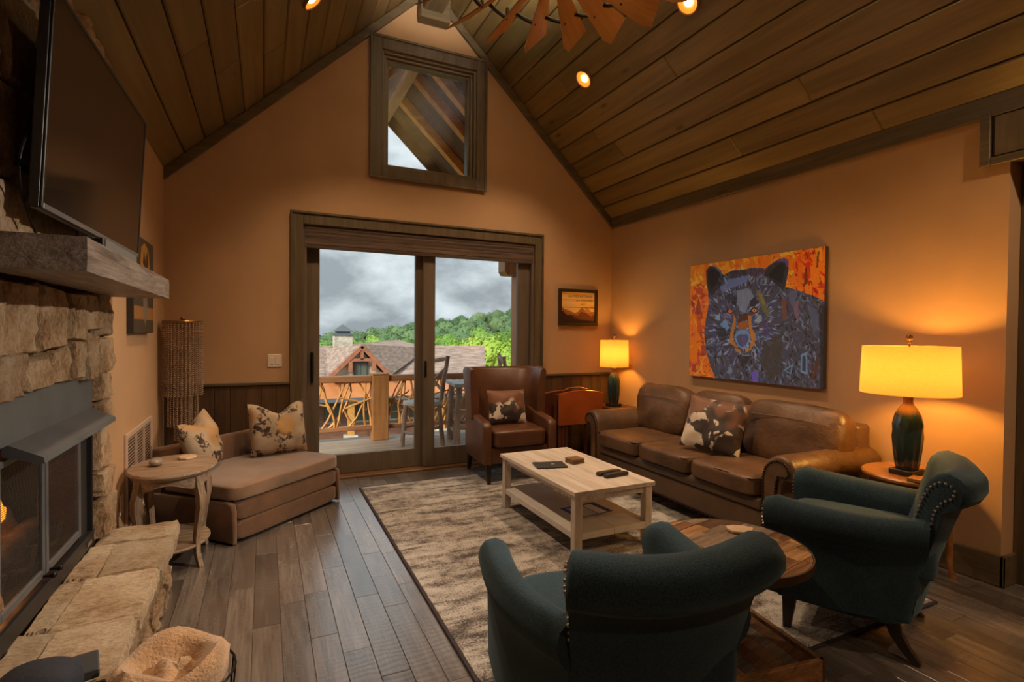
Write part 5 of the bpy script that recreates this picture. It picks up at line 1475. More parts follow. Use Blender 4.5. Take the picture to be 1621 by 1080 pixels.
# ================================================================== leather sofa
m_leather = plain('bronze_leather', (0.120, 0.062, 0.030), 0.43, spec=0.5, var=0.35, vscale=5, bump=0.5, bscale=26)
m_leather_d = plain('bronze_leather_rail', (0.105, 0.060, 0.034), 0.42, spec=0.5, var=0.2, vscale=4, bump=0.15, bscale=70)
m_nail = plain('antique_nail', (0.030, 0.016, 0.009), 0.3, 0.6)
m_stitch = plain('seam_stitch', (0.24, 0.14, 0.075), 0.6)
sf = empty('leather_sofa', (3.28, 3.25, 0), 0, 'three-seat bronze leather sofa with rolled nailhead arms', 'sofa')
SO = Vector((3.28, 3.25, 0)); ST = Matrix.Translation(-SO)
b = MB(); b.box(2.885, 3.70, 2.20, 4.30, 0.105, 0.285, 0.012, 2, mx=ST); b.build('base', m_leather_d, sf, smooth=40)
b = MB(); b.box(2.858, 2.95, 2.33, 4.14, 0.288, 0.375, 0.03, 3, mx=ST); b.build('front_rail', m_leather_d, sf, smooth=50)
b = MB(); nail_curve(b, [Vector((2.884, 2.33, 0.118)) - SO, Vector((2.884, 4.14, 0.118)) - SO], 0.024, 0.0088, (-1, 0, 0)); q_ = b.build('nailheads', m_nail, sf); tag(q_, kind='stuff')
def arm_prof(y_in, sg):          # sg: -1 near arm (outwards = -y), +1 far arm
    pr = [(0.0, 0.10), (0.0, 0.53), (0.012, 0.585), (0.045, 0.635), (0.095, 0.668), (0.15, 0.673), (0.205, 0.652), (0.24, 0.605), (0.238, 0.555), (0.205, 0.525), (0.165, 0.525), (0.145, 0.50), (0.14, 0.40), (0.14, 0.10)]
    return [(y_in + sg * o, z) for o, z in pr]
for y_in, sg in ((2.335, -1), (4.135, 1)):
    b = MB(); b.prism(arm_prof(y_in, sg), 'x', 2.862, 3.72, 0.02, ST, 3); ar = b.build('arm', m_leather, sf, smooth=50)
    # front facing panel with nail trim
    inset = [(0.020, 0.12), (0.020, 0.53), (0.04, 0.585), (0.075, 0.622), (0.12, 0.642), (0.165, 0.638), (0.20, 0.612), (0.212, 0.58), (0.198, 0.552), (0.165, 0.548), (0.13, 0.545), (0.118, 0.50), (0.112, 0.40), (0.112, 0.12)]
    b = MB(); b.prism([(y_in + sg * o, z) for o, z in inset], 'x', 2.852, 2.8615, 0.003, ST); b.build('arm_facing', m_leather, ar, smooth=40)
    b = MB(); nail_curve(b, [Vector((2.851, y_in + sg * (o * 0.94 + 0.006), z)) - SO for o, z in inset], 0.019, 0.0078, (-1, 0, 0)); q_ = b.build('nailheads', m_nail, ar); tag(q_, kind='stuff')
ys = [2.345, 2.94, 3.535, 4.125]
for y0, y1 in zip(ys[:-1], ys[1:]):
    b = MB(); b.cushion(0.64, y1 - y0 - 0.008, 0.135, 0.14, 8, 14, Matrix.Translation(Vector((3.13, (y0 + y1) / 2, 0.440)) - SO), 0.004, y0); sc_ = b.build('seat_cushion', m_leather, sf, smooth=60)
    b = MB(); hw2 = (y1 - y0 - 0.04) / 2; ym = (y0 + y1) / 2
    b.tube([Vector((3.35, ym - hw2 - 0.012, 0.487)) - SO, Vector((2.90, ym - hw2 - 0.012, 0.487)) - SO, Vector((2.826, ym - hw2 + 0.012, 0.489)) - SO, Vector((2.820, ym, 0.492)) - SO, Vector((2.826, ym + hw2 - 0.012, 0.489)) - SO, Vector((2.90, ym + hw2 + 0.012, 0.487)) - SO, Vector((3.35, ym + hw2 + 0.012, 0.487)) - SO], 0.004, 6); b.build('piping', m_nail, sc_, smooth=60)
for k, (y0, y1) in enumerate(((2.15, 2.935), (2.94, 3.53), (3.535, 4.25))):
    mxb = Matrix.Translation(Vector((3.46, (y0 + y1) / 2, 0.70)) - SO) @ Matrix.Rotation(math.radians(12), 4, 'Y')
    b = MB(); b.cushion(0.46, y1 - y0 - 0.004, 0.21, 0.30, 4.5, 14, mxb @ Matrix.Rotation(math.radians(-90), 4, 'Y'), 0.016, k * 2.3 + 1); bc_ = b.build('back_cushion', m_leather, sf, smooth=60)
    b = MB(); hw2 = (y1 - y0) / 2 - 0.07
    def bp(z): return -0.118 - 0.5 * 0.0 + (0.0)
    b.tube([mxb @ Vector((-0.132, -hw2, 0.10)), mxb @ Vector((-0.137, -hw2 * 0.4, 0.105)), mxb @ Vector((-0.137, hw2 * 0.4, 0.105)), mxb @ Vector((-0.132, hw2, 0.10))], 0.0028, 5); b.build('seam', m_stitch, bc_)
b = MB(); b.box(3.58, 3.725, 2.17, 4.32, 0.105, 0.82, 0.03, 3, mx=ST); b.build('back_frame', m_leather, sf, smooth=50)
for x in (2.93, 3.64):
    for y in (2.28, 4.2):
        b = MB(); b.box(x - 0.03, x + 0.03, y - 0.03, y + 0.03, 0.0135, 0.104, 0.004, mx=ST); b.build('foot', m_dark_leg, sf)
throw('throw_pillow', 0.46, 0.42, 0.15, (3.13, 2.98, 0.715), (math.radians(-20), math.radians(6), math.radians(-66)), cow_mat('cowhide_b', (0.55, 0, 0.32)), 'brown black and white cowhide pillow on the leather sofa', None, 0.05, 0.0, 8)

# ================================================================== bear painting
SRC = [(55, 180), (985, 45), (965, 1010), (55, 925)]
pt_w, pt_h = 1.355, 1.062
Hm = homog([(0, 0), (1, 0), (1, 1), (0, 1)], SRC)          # canvas (u,v from top left) -> sketch coordinates
PH, PWd = 250, 320
U, V = np.meshgrid(np.linspace(0, 1, PWd), np.linspace(0, 1, PH))
hx = Hm @ np.stack([U.ravel(), V.ravel(), np.ones(U.size)])
PXc, PYc = (hx[0] / hx[2]).reshape(PH, PWd), (hx[1] / hx[2]).reshape(PH, PWd)
rn = np.random.RandomState(12)
def shards(n, pal, sx=1.0, sy=1.0, jitter=0.18):
    sd_ = rn.rand(n, 2) * np.array([1000, 1050]); cols = np.array([lin(c) for c in pal])[rn.randint(0, len(pal), n)] * (1 - jitter + 2 * jitter * rn.rand(n, 1))
    d1 = np.full(PXc.shape, 1e9); d2 = d1.copy(); ix = np.zeros(PXc.shape, int)
    for i in range(n):
        d = np.hypot((PXc - sd_[i, 0]) * sx, (PYc - sd_[i, 1]) * sy)
        nearer = d < d1
        d2 = np.where(nearer, d1, np.minimum(d2, d)); ix = np.where(nearer, i, ix); d1 = np.where(nearer, d, d1)
    return cols[ix], d2 - d1
def stroke(cx, cy, L, w, ang, c, mask=None, k=1.0):
    """one brush stroke: a thin tapered quad"""
    dx, dy = math.cos(ang), math.sin(ang)
    r0, r1 = np.searchsorted(ROWY, cy - L), np.searchsorted(ROWY, cy + L)
    i0, i1 = max(0, int((cx - L - 60) / 930 * PWd) - 8), min(PWd, int((cx + L) / 930 * PWd) + 8)
    r0, r1 = max(0, r0 - 28), min(PH, r1 + 28)
    X_, Y_ = PXc[r0:r1, i0:i1] - cx, PYc[r0:r1, i0:i1] - cy
    a_, b_ = X_ * dx + Y_ * dy, -X_ * dy + Y_ * dx
    m_ = (np.abs(a_) < L / 2) & (np.abs(b_) < w / 2 * (1.15 - 0.9 * np.abs(a_) / (L / 2)))
    if mask is not None: m_ &= mask[r0:r1, i0:i1]
    sub_ = img[r0:r1, i0:i1]; sub_[m_] = sub_[m_] * (1 - k) + c * k
ROWY = PYc[:, PWd // 2].copy()
img = np.ones((PH, PWd, 3)) * lin((226, 130, 30))
rs_ = random.Random(44)
for _ in range(900):
    x, y = rs_.uniform(40, 990), rs_.uniform(30, 1000)
    pal = [(246, 178, 48), (240, 150, 34), (250, 196, 80), (226, 104, 22)] if y < 330 and x < 780 else ([(226, 90, 22), (204, 52, 18), (240, 140, 30), (176, 34, 22)] if x > 500 else [(214, 116, 74), (196, 84, 62), (228, 150, 86), (160, 62, 62), (236, 160, 60)])
    stroke(x, y, rs_.uniform(25, 90), rs_.uniform(8, 26), rs_.choice((0.0, 1.57, 1.5, 0.7, -0.7, 1.2)) + rs_.uniform(-0.2, 0.2), lin(rs_.choice(pal)))
for _ in range(150):
    x, y = rs_.uniform(40, 990), rs_.uniform(30, 1000)
    stroke(x, y, rs_.uniform(20, 70), rs_.uniform(3, 5), rs_.uniform(0, 3.14), lin(rs_.choice([(110, 34, 18), (70, 26, 18), (150, 40, 20)])))
def P(poly, c, k=0.82):
    m_ = in_poly(PXc, PYc, poly); img[m_] = img[m_] * (1 - k) + lin(c) * k
    return m_
# marks in the background: disc, paw, tree, panels
img[np.hypot(PXc - 130, PYc - 213) < 22] = lin((240, 150, 40))
for (x, y, r) in ((88, 332, 11), (105, 312, 11), (125, 305, 11), (145, 318, 11), (118, 350, 26)): img[np.hypot(PXc - x, PYc - y) < r] = lin((196, 84, 52))
P([(85, 510), (112, 395), (140, 510)], (140, 48, 56)); P([(70, 400), (95, 365), (110, 395), (85, 415)], (170, 66, 46)); P([(118, 398), (140, 362), (165, 380), (135, 410)], (170, 66, 46))
P([(105, 515), (132, 515), (135, 640), (108, 640)], (196, 84, 50)); P([(75, 850), (100, 850), (104, 905), (75, 900)], (160, 50, 60)); P([(135, 720), (170, 715), (170, 790), (138, 795)], (150, 58, 64))
P([(800, 150), (835, 160), (820, 330), (790, 290)], (226, 120, 20)); P([(850, 160), (880, 150), (885, 250), (860, 290)], (200, 40, 16)); P([(910, 60), (960, 55), (965, 150), (930, 130)], (240, 170, 40)); P([(845, 195), (858, 195), (866, 300), (838, 310)], (70, 24, 14)); P([(930, 85), (945, 80), (935, 190), (922, 190)], (60, 26, 16))
# bear silhouette in blue shards
body = [(235, 940), (200, 860), (168, 760), (155, 640), (165, 540), (185, 440), (178, 360), (165, 280), (162, 212), (185, 180), (225, 178), (262, 205), (288, 242), (312, 225), (348, 208), (420, 205), (500, 188), (570, 200), (600, 175), (650, 140), (700, 124), (732, 140), (735, 200), (722, 280), (712, 325), (760, 335), (820, 355), (890, 380), (940, 400), (985, 430), (985, 1040), (700, 1000), (235, 955)]
mb_ = in_poly(PXc, PYc, body)
img[mb_] = lin((56, 62, 88))
HEADP = [(70, 92, 158), (54, 66, 118), (98, 122, 184), (44, 46, 62), (120, 134, 176), (84, 78, 140), (36, 38, 48), (78, 104, 150)]
BODYP = [(54, 58, 74), (38, 40, 48), (76, 92, 134), (90, 112, 160), (66, 62, 92), (32, 32, 38), (84, 88, 104), (58, 74, 116)]
for k_ in range(1500):
    x, y = rs_.uniform(140, 990), rs_.uniform(120, 1010)
    head = math.hypot((x - 420) / 270, (y - 500) / 330) < 1
    ang = math.atan2(y - 620, x - 420) + rs_.uniform(-0.35, 0.35) if head else rs_.choice((1.2, 1.4, 1.0, 1.9)) + rs_.uniform(-0.4, 0.4)
    stroke(x, y, rs_.uniform(18, 60), rs_.uniform(4, 14), ang, lin(rs_.choice(HEADP if head else BODYP)), mb_)
for k_ in range(200):
    x, y = rs_.uniform(140, 990), rs_.uniform(200, 1010)
    stroke(x, y, rs_.uniform(25, 80), rs_.uniform(2.6, 4.5), rs_.uniform(0, 3.14), lin(rs_.choice([(96, 130, 196), (26, 26, 32), (30, 32, 42), (110, 140, 190)])), mb_)
P([(162, 212), (185, 182), (225, 180), (262, 207), (290, 250), (262, 320), (210, 380), (180, 360), (165, 280)], (34, 34, 42)); P([(178, 225), (200, 198), (235, 205), (262, 240), (240, 300), (200, 340), (182, 290)], (22, 22, 28)); P([(205, 180), (228, 180), (262, 207), (285, 245), (272, 240), (240, 205)], (70, 84, 140))
P([(555, 245), (600, 180), (655, 145), (700, 130), (728, 148), (728, 220), (700, 350), (650, 310), (600, 265)], (34, 36, 48)); P([(590, 245), (640, 185), (690, 160), (712, 190), (690, 300), (650, 280)], (24, 24, 30)); P([(640, 150), (700, 128), (730, 142), (725, 190), (705, 150)], (76, 72, 150))
P([(300, 235), (345, 212), (440, 208), (450, 235), (380, 262), (315, 262)], (40, 40, 48)); P([(260, 330), (330, 270), (450, 245), (470, 265), (400, 310), (330, 335), (280, 365)], (80, 102, 168)); P([(450, 200), (560, 195), (580, 220), (520, 260), (460, 245)], (54, 50, 76))
# face
P([(290, 385), (330, 365), (375, 395), (380, 450), (345, 440), (310, 410)], (24, 26, 34)); P([(375, 350), (455, 330), (500, 390), (460, 440), (440, 500), (400, 490), (385, 420)], (96, 116, 158)); P([(465, 420), (500, 390), (530, 430), (500, 455), (470, 460)], (30, 32, 44))
P([(510, 340), (545, 355), (600, 500), (600, 530), (560, 490), (525, 400)], (128, 134, 92)); P([(520, 360), (550, 372), (580, 440), (560, 450)], (150, 150, 100)); P([(688, 400), (718, 410), (722, 548), (695, 552)], (140, 98, 90)); P([(560, 530), (608, 640), (560, 655)], (62, 52, 108)); P([(760, 400), (800, 440), (800, 560), (775, 520)], (104, 84, 112)); P([(520, 515), (550, 515), (552, 560), (512, 560)], (110, 136, 156))
P([(225, 540), (262, 500), (265, 555)], (104, 142, 190)); P([(262, 580), (300, 540), (330, 600), (310, 625)], (84, 128, 196)); P([(230, 600), (300, 600), (315, 680), (265, 700)], (34, 38, 48)); P([(560, 700), (690, 640), (690, 900), (600, 960), (540, 830)], (54, 54, 56)); P([(740, 340), (800, 350), (770, 470), (735, 420)], (72, 84, 130))
for c_, r_c in (((333, 490), (12, 8)), ((500, 484), (13, 9))):
    d = np.hypot((PXc - c_[0]) / r_c[0], (PYc - c_[1]) / r_c[1]); img[d < 2.1] = lin((34, 26, 34)); img[d < 1.5] = lin((190, 110, 70)); img[d < 0.9] = lin((228, 170, 90)); img[np.hypot(PXc - c_[0], PYc - c_[1]) < 4] = lin((30, 16, 12))
P([(395, 505), (470, 508), (476, 560), (440, 550), (385, 570)], (96, 58, 36)); P([(360, 510), (375, 545), (362, 620), (352, 680), (392, 740), (370, 730), (330, 706), (335, 640), (350, 580)], (206, 150, 70)); P([(455, 515), (478, 520), (482, 600), (510, 650), (500, 720), (470, 740), (480, 680), (465, 610)], (212, 152, 66)); P([(385, 575), (420, 555), (462, 560), (458, 600), (415, 618), (385, 605)], (176, 116, 56)); P([(365, 735), (408, 752), (405, 775), (372, 760)], (206, 156, 80)); P([(440, 770), (438, 752), (485, 732), (478, 752)], (206, 156, 80))
P([(362, 660), (380, 628), (420, 615), (462, 628), (475, 670), (455, 720), (430, 742), (395, 730), (375, 700)], (88, 122, 186)); P([(375, 665), (400, 645), (450, 645), (464, 675), (445, 715), (420, 735), (392, 715)], (48, 54, 92)); P([(412, 660), (440, 660), (436, 725), (418, 725)], (76, 70, 140))
P([(380, 790), (480, 790), (445, 850), (415, 850)], (34, 36, 42)); P([(480, 900), (525, 885), (530, 968), (490, 965)], (84, 74, 190)); P([(310, 905), (345, 850), (350, 900), (330, 915)], (84, 116, 160)); P([(700, 885), (765, 840), (752, 915)], (88, 130, 196)); P([(712, 886), (756, 858), (746, 905)], (44, 46, 60)); P([(820, 775), (860, 765), (864, 915), (815, 900)], (90, 130, 196)); P([(830, 790), (850, 785), (852, 895), (826, 885)], (30, 30, 38)); P([(895, 870), (935, 780), (940, 860), (905, 950), (885, 945)], (104, 78, 80)); P([(860, 440), (925, 480), (940, 600), (905, 640)], (66, 84, 124))
P([(945, 450), (985, 440), (985, 1040), (945, 1000)], (30, 30, 34), 0.75)
cool_ = mb_ & (img[..., 2] > img[..., 0]); img[cool_] *= 2.1; img[~mb_] *= 1.2
img = np.clip(img, 0.006, 0.95)
bear = empty('bear_painting', (XR, 3.208, 1.548), 0, 'large colourful canvas painting of a black bear above the sofa', 'painting')
m_canvas = plain('canvas_side', (0.05, 0.045, 0.05), 0.7)
b = MB(); b.box(-0.0385, -0.0006, -pt_w / 2, pt_w / 2, -pt_h / 2, pt_h / 2, 0.003); b.build('canvas', m_canvas, bear)
print_mesh('painted_face', img, pt_w - 0.002, pt_h - 0.002, m_print, bear, Matrix.Translation((-0.0392, 0, 0)) @ Matrix.Rotation(-math.pi / 2, 4, 'Z'))

# framed mountain print on the gable wall
fp = empty('framed_print', (3.308, YB, 1.718), 0, 'small framed mountain print with handwritten words near the corner lamp', 'picture')
m_pf = plain('picture_frame', (0.03, 0.016, 0.009), 0.45)
fw, fh, fb = 0.53, 0.425, 0.038
b = MB(); b.box(-fw / 2, -fw / 2 + fb, -0.028, -0.0006, -fh / 2, fh / 2, 0.003); b.box(fw / 2 - fb, fw / 2, -0.028, -0.0006, -fh / 2, fh / 2, 0.003); b.box(-fw / 2 + fb, fw / 2 - fb, -0.028, -0.0006, -fh / 2, -fh / 2 + fb, 0.003); b.box(-fw / 2 + fb, fw / 2 - fb, -0.028, -0.0006, fh / 2 - fb, fh / 2, 0.003)
b.build('frame', m_pf, fp)
U, V = np.meshgrid(np.linspace(0, 1, 120), np.linspace(0, 1, 90))
img2 = np.ones((90, 120, 3)) * lin((232, 190, 120)) * (0.95 + 0.1 * np.sin(V * 40)[..., None] * 0.5)
for vv in (0.25, 0.50, 0.75): img2[np.abs(V - vv) < 0.008] = lin((130, 92, 52))
def ridge(c, fn): img2[V > fn(U)] = lin(c)
ridge((176, 122, 70), lambda u: 0.62 - 0.10 * np.exp(-((u - 0.82) / 0.08) ** 2) - 0.05 * np.sin(u * 12))
ridge((150, 96, 54), lambda u: 0.66 - 0.12 * np.exp(-((u - 0.62) / 0.10) ** 2) - 0.16 * np.exp(-((u - 0.05) / 0.10) ** 2) + 0.03 * np.sin(u * 18))
ridge((100, 56, 30), lambda u: 0.76 - 0.12 * np.exp(-((u - 0.66) / 0.12) ** 2) + 0.02 * np.sin(u * 30))
ridge((48, 26, 14), lambda u: 0.80 - 0.20 * np.exp(-((u - 0.05) / 0.10) ** 2) - 0.12 * np.exp(-((u - 0.28) / 0.10) ** 2) + 0.04 * np.abs(np.sin(u * 44)) + 0.12 * u)
print_mesh('print', img2, fw - 2 * fb, fh - 2 * fb, vcol_mat('wood_print', 0.5), fp, Matrix.Translation((0, -0.010, 0)))
m_ink = plain('brown_ink', (0.05, 0.02, 0.01), 0.7)
for k, (txt, x, z, sz) in enumerate((('the MOUNTAINS', -0.14, 0.115, 0.044), ('are CALLING', -0.03, 0.072, 0.040), ('and I', 0.03, 0.028, 0.038), ('must GO', 0.07, -0.012, 0.040))):
    cu = bpy.data.curves.new('words', 'FONT'); cu.body = txt; cu.size = sz; cu.shear = 0.2
    to = bpy.data.objects.new('words_tmp', cu); COL.objects.link(to)
    bpy.context.view_layer.update()
    me = bpy.data.meshes.new_from_object(to.evaluated_get(bpy.context.evaluated_depsgraph_get())); me.materials.clear(); me.materials.append(m_ink)
    bpy.data.objects.remove(to)
    link('lettering', me, fp, (x, -0.0112, z), (math.pi / 2, 0, 0))
# ================================================================== teal armchairs
def tweed(name, c0, c1):
    m, t, bs = _nodes(name)
    v = _coord(t, (1, 1, 1), False); n = _noise(t, v, 260, 2, 0.6); n2 = _noise(t, v, 6, 3)
    ad = t.nodes.new('ShaderNodeMath'); ad.operation = 'MULTIPLY_ADD'; ad.inputs[1].default_value = 0.3
    t.links.new(n2.outputs['Fac'], ad.inputs[0]); t.links.new(n.outputs['Fac'], ad.inputs[2])
    r = _ramp(t, [(0.48, c0), (0.80, c1)]); t.links.new(ad.outputs[0], r.inputs['Fac']); t.links.new(r.outputs['Color'], bs.inputs['Base Color'])
    bs.inputs['Roughness'].default_value = 0.85; bs.inputs['Specular IOR Level'].default_value = 0.2; bs.inputs['Sheen Weight'].default_value = 0.25; bs.inputs['Sheen Tint'].default_value = (0.4, 0.6, 0.7, 1)
    _bump(t, bs, n.outputs['Fac'], 0.35, 0.004)
    return m
m_teal = tweed('teal_tweed', (0.008, 0.0185, 0.027), (0.030, 0.055, 0.076))
m_chair_nail = plain('silver_nail', (0.55, 0.48, 0.42), 0.25, 0.9)

def teal_chair(loc, rz, label):
    o = empty('teal_armchair', loc, rz, label, 'armchair', 'pair of teal armchairs')
    # seat base, slightly rounded, deeper towards the back
    b = MB()
    pl = [(-0.335, 0.33), (-0.33, 0.0), (-0.31, -0.10), (-0.24, -0.18), (0, -0.205), (0.24, -0.18), (0.31, -0.10), (0.33, 0.0), (0.335, 0.33), (0.2, 0.345), (-0.2, 0.345)]
    b.prism(pl, 'z', 0.155, 0.36, 0.015, seg=2); b.build('seat_base', m_teal, o, smooth=50)
    b = MB(); b.cushion(0.56, 0.62, 0.15, 0.12, 8, 12, Matrix.Translation((0, 0.045, 0.425)), 0.003); b.build('seat_cushion', m_teal, o, smooth=60)
    # rolled arms swept from the front tip back to the backrest
    prof = [(-0.048, 0.18), (-0.050, 0.50), (-0.058, 0.545), (-0.052, 0.585), (-0.030, 0.618), (0.004, 0.634), (0.036, 0.628), (0.058, 0.602), (0.066, 0.566), (0.058, 0.530), (0.046, 0.508), (0.030, 0.495), (0.024, 0.40), (0.018, 0.18)]
    for sx in (-1, 1):
        rings = []
        N = 14
        for i in range(N + 1):
            s_ = i / N
            y = 0.375 - 0.61 * s_
            x = 0.338 + 0.018 * math.sin(s_ * math.pi) - 0.095 * s_ ** 2.5
            dz = 0.018 * (1 - s_) ** 2 - 0.012 * math.sin(s_ * math.pi) - 0.005 * s_
            k = 1.0 if 0 < i else 0.86
            e = 0.0 if i else -0.012
            ring = []
            for (px, pz) in prof:
                cx_, cz_ = 0.006, 0.42
                zz = cz_ + (pz - cz_) * (k if pz > 0.45 else 1)
                yl = y if y > 0 else y * (0.74 + 0.26 * min(1.0, max(0.0, (pz - 0.18) / 0.32)))
                ring.append((sx * (x + cx_ + (px - cx_) * k), yl - e if i == 0 else yl, zz + (dz if pz > 0.45 else 0)))
            rings.append(ring if sx > 0 else ring[::-1])
        b = MB(); b.loft(rings); ar = b.build('arm', m_teal, o, smooth=62)
        b = MB()
        nail_curve(b, [(sx * (0.344 + (px - 0.006) * 0.74), 0.3885, 0.42 + (pz - 0.42) * 0.78 + 0.016) for px, pz in prof[1:12]], 0.02, 0.005, (0, 1, 0))
        q_ = b.build('nailheads', m_chair_nail, ar); tag(q_, kind='stuff')
    # reclined back with rolled top, swept across on a shallow curve
    bp_ = [(-0.160, 0.40), (-0.195, 0.52), (-0.232, 0.64), (-0.262, 0.73), (-0.272, 0.775), (-0.288, 0.812), (-0.320, 0.840), (-0.362, 0.848), (-0.402, 0.832), (-0.428, 0.798), (-0.430, 0.755), (-0.410, 0.715), (-0.378, 0.690), (-0.350, 0.67), (-0.322, 0.58), (-0.282, 0.44), (-0.245, 0.30), (-0.215, 0.165), (-0.13, 0.165)]
    PH_, RA = math.radians(26), 0.60
    def back_pt(s_, py, pz):
        t_ = min(1.0, max(0.0, (pz - 0.2) / 0.5))
        ph = s_ * PH_ * (0.93 + 0.07 * t_)
        o_ = -(py + 0.27)
        c = Vector((RA * math.sin(ph), -0.27 + RA * (1 - math.cos(ph)), 0)); n_ = Vector((math.sin(ph), -math.cos(ph), 0))
        q = c + n_ * o_
        return (q.x, q.y, pz - (0.018 * min(1, (pz - 0.6) / 0.2) if pz > 0.6 else 0) + (0.020 * s_ * s_ if pz > 0.65 else 0))
    rings = []
    N = 18
    for i in range(N + 1):
        s_ = -1 + 2 * i / N
        ke = {0: 0.86, 1: 0.97, N - 1: 0.97, N: 0.86}.get(i, 1.0)
        sv = {0: -1.0, 1: -0.965, N - 1: 0.965, N: 1.0}.get(i, s_)
        rings.append([back_pt(sv, -0.30 + (py + 0.30) * ke, (0.60 + (pz - 0.60) * ke) if pz > 0.3 else pz) for py, pz in bp_])
    b = MB(); b.loft(rings); bk_ = b.build('backrest', m_teal, o, smooth=62)
    b = MB()
    for sx in (-1, 1):
        cv = [(-0.208, 0.50), (-0.238, 0.61), (-0.268, 0.70), (-0.294, 0.765), (-0.328, 0.800), (-0.368, 0.800), (-0.388, 0.772), (-0.376, 0.738), (-0.342, 0.712), (-0.315, 0.66), (-0.296, 0.58), (-0.278, 0.50)]
        nail_curve(b, [Vector(back_pt(sx, py, pz)) + Vector((sx * math.cos(PH_), math.sin(PH_) * 1, 0)) * 0.002 for py, pz in cv], 0.021, 0.0062, (sx * 0.89, 0.45, 0))
    q_ = b.build('nailheads', m_chair_nail, bk_); tag(q_, kind='stuff')
    for sx in (-1, 1):
        b = MB(); b.loft([[(sx * 0.285 + dx * w, 0.285 + dy * w + 0.01 * (1 - z / 0.155), z) for dx, dy in ((-1, -1), (1, -1), (1, 1), (-1, 1))] for w, z in ((0.016, 0.0), (0.029, 0.1545))]); b.build('leg', m_dark_leg, o)
        rr_ = []
        for s_, w in ((0, 0.028), (0.35, 0.025), (0.7, 0.021), (1, 0.018)):
            y = -0.11 - 0.09 * s_ ** 1.7; z = 0.1545 * (1 - s_); x = sx * (0.225 + 0.02 * s_)
            rr_.append([(x + dx * w, y + dy * w, z) for dx, dy in ((-1, -1), (1, -1), (1, 1), (-1, 1))])
        b = MB(); b.loft(rr_); b.build('leg', m_dark_leg, o)
    return o
teal_chair((1.054, 1.385, ZG), math.radians(-10), 'teal tweed armchair seen from behind, nearest the camera')
teal_chair((2.67, 1.56, ZG), math.radians(25.6), 'teal tweed armchair seen from its side in front of the table lamp')

# ================================================================== round patchwork table
def clip_circle(poly, R, n=48):
    for k in range(n):
        a = 2 * math.pi * (k + 0.5) / n; nx, ny = math.cos(a), math.sin(a); d = R * math.cos(math.pi / n)
        out = []
        for i in range(len(poly)):
            p, q = poly[i], poly[(i + 1) % len(poly)]
            dp, dq = p[0] * nx + p[1] * ny - d, q[0] * nx + q[1] * ny - d
            if dp <= 0: out.append(p)
            if (dp < 0) != (dq < 0) and dp != dq:
                t_ = dp / (dp - dq); out.append((p[0] + (q[0] - p[0]) * t_, p[1] + (q[1] - p[1]) * t_))
        poly = out
        if len(poly) < 3: return []
    return poly
m_patch = [wood('patch_a', (0.075, 0.030, 0.012), (0.15, 0.065, 0.026), (0.22, 0.105, 0.045), 'x', 0.42, 8, 8, 0.45, 0.2, 0.35, streak=0.5), wood('patch_b', (0.16, 0.075, 0.028), (0.30, 0.155, 0.062), (0.44, 0.25, 0.115), 'x', 0.42, 8, 8, 0.4, 0.2, 0.35, streak=0.5), wood('patch_c', (0.10, 0.065, 0.042), (0.20, 0.14, 0.095), (0.30, 0.22, 0.155), 'x', 0.45, 8, 8, 0.35, 0.2, 0.4, streak=0.5)]
RT = empty('round_table', (1.835, 1.645, ZG), math.radians(12), 'round patchwork wood table between the teal armchairs', 'side table')
Rr, zt = 0.320, 0.505 - ZG
rp_ = random.Random(31)
y = -Rr
while y < Rr:
    w = rp_.uniform(0.055, 0.085); x = -Rr - rp_.random() * 0.2
    while x < Rr:
        L = rp_.uniform(0.12, 0.30)
        pl = clip_circle([(x + 0.0007, y + 0.0007), (x + L - 0.0007, y + 0.0007), (x + L - 0.0007, y + w - 0.0007), (x + 0.0007, y + w - 0.0007)], Rr - 0.008)
        if len(pl) >= 3 and abs(sum(pl[i][0] * pl[(i + 1) % len(pl)][1] - pl[(i + 1) % len(pl)][0] * pl[i][1] for i in range(len(pl)))) > 2e-4:
            b = MB(); b.prism(pl, 'z', zt - 0.03, zt + rp_.uniform(-0.001, 0.001)); b.build('top_plank', rp_.choice(m_patch), RT)
        x += L
    y += w
b = MB(); b.lathe([(Rr - 0.007, zt - 0.035), (Rr, zt - 0.034), (Rr + 0.002, zt - 0.01), (Rr, zt), (Rr - 0.007, zt), (Rr - 0.007, zt - 0.035)], 64, cap=False)
m_rim = plain('table_rim', (0.055, 0.028, 0.014), 0.5, var=0.25)
b.build('rim', m_rim, RT, smooth=40)
b = MB(); b.lathe([(0.01, zt - 0.055), (Rr - 0.03, zt - 0.055), (Rr - 0.008, zt - 0.0305), (0.01, zt - 0.0305)], 48); b.build('underside', m_rim, RT, smooth=40)
for k in range(4):
    a = k * math.pi / 2
    b = MB(); b.box(-0.0515, -0.0005, -0.0515, -0.0005, 0.075, zt - 0.056, 0.002, mx=Matrix.Rotation(a, 4, 'Z')); b.build('column_stave', (m_patch[2], m_patch[1])[k % 2], RT)
bw = 0.235
for k in range(7):
    pl = [(-bw + 2 * bw * k / 7 + 0.0007, -bw), (-bw + 2 * bw * (k + 1) / 7 - 0.0007, -bw), (-bw + 2 * bw * (k + 1) / 7 - 0.0007, bw), (-bw + 2 * bw * k / 7 + 0.0007, bw)]
    b = MB(); b.prism(pl, 'z', 0.03, 0.074, mx=Matrix.Rotation(math.radians(-20), 4, 'Z')); b.build('base_plank', m_patch[k % 3], RT)
for k in range(4):
    b = MB(); b.box(-bw - 0.022, bw + 0.022, -bw - 0.022, -bw - 0.001, 0.0, 0.095, 0.003, mx=Matrix.Rotation(math.radians(-20 + 90 * k), 4, 'Z') ); b.build('base_edge', m_patch[1], RT)
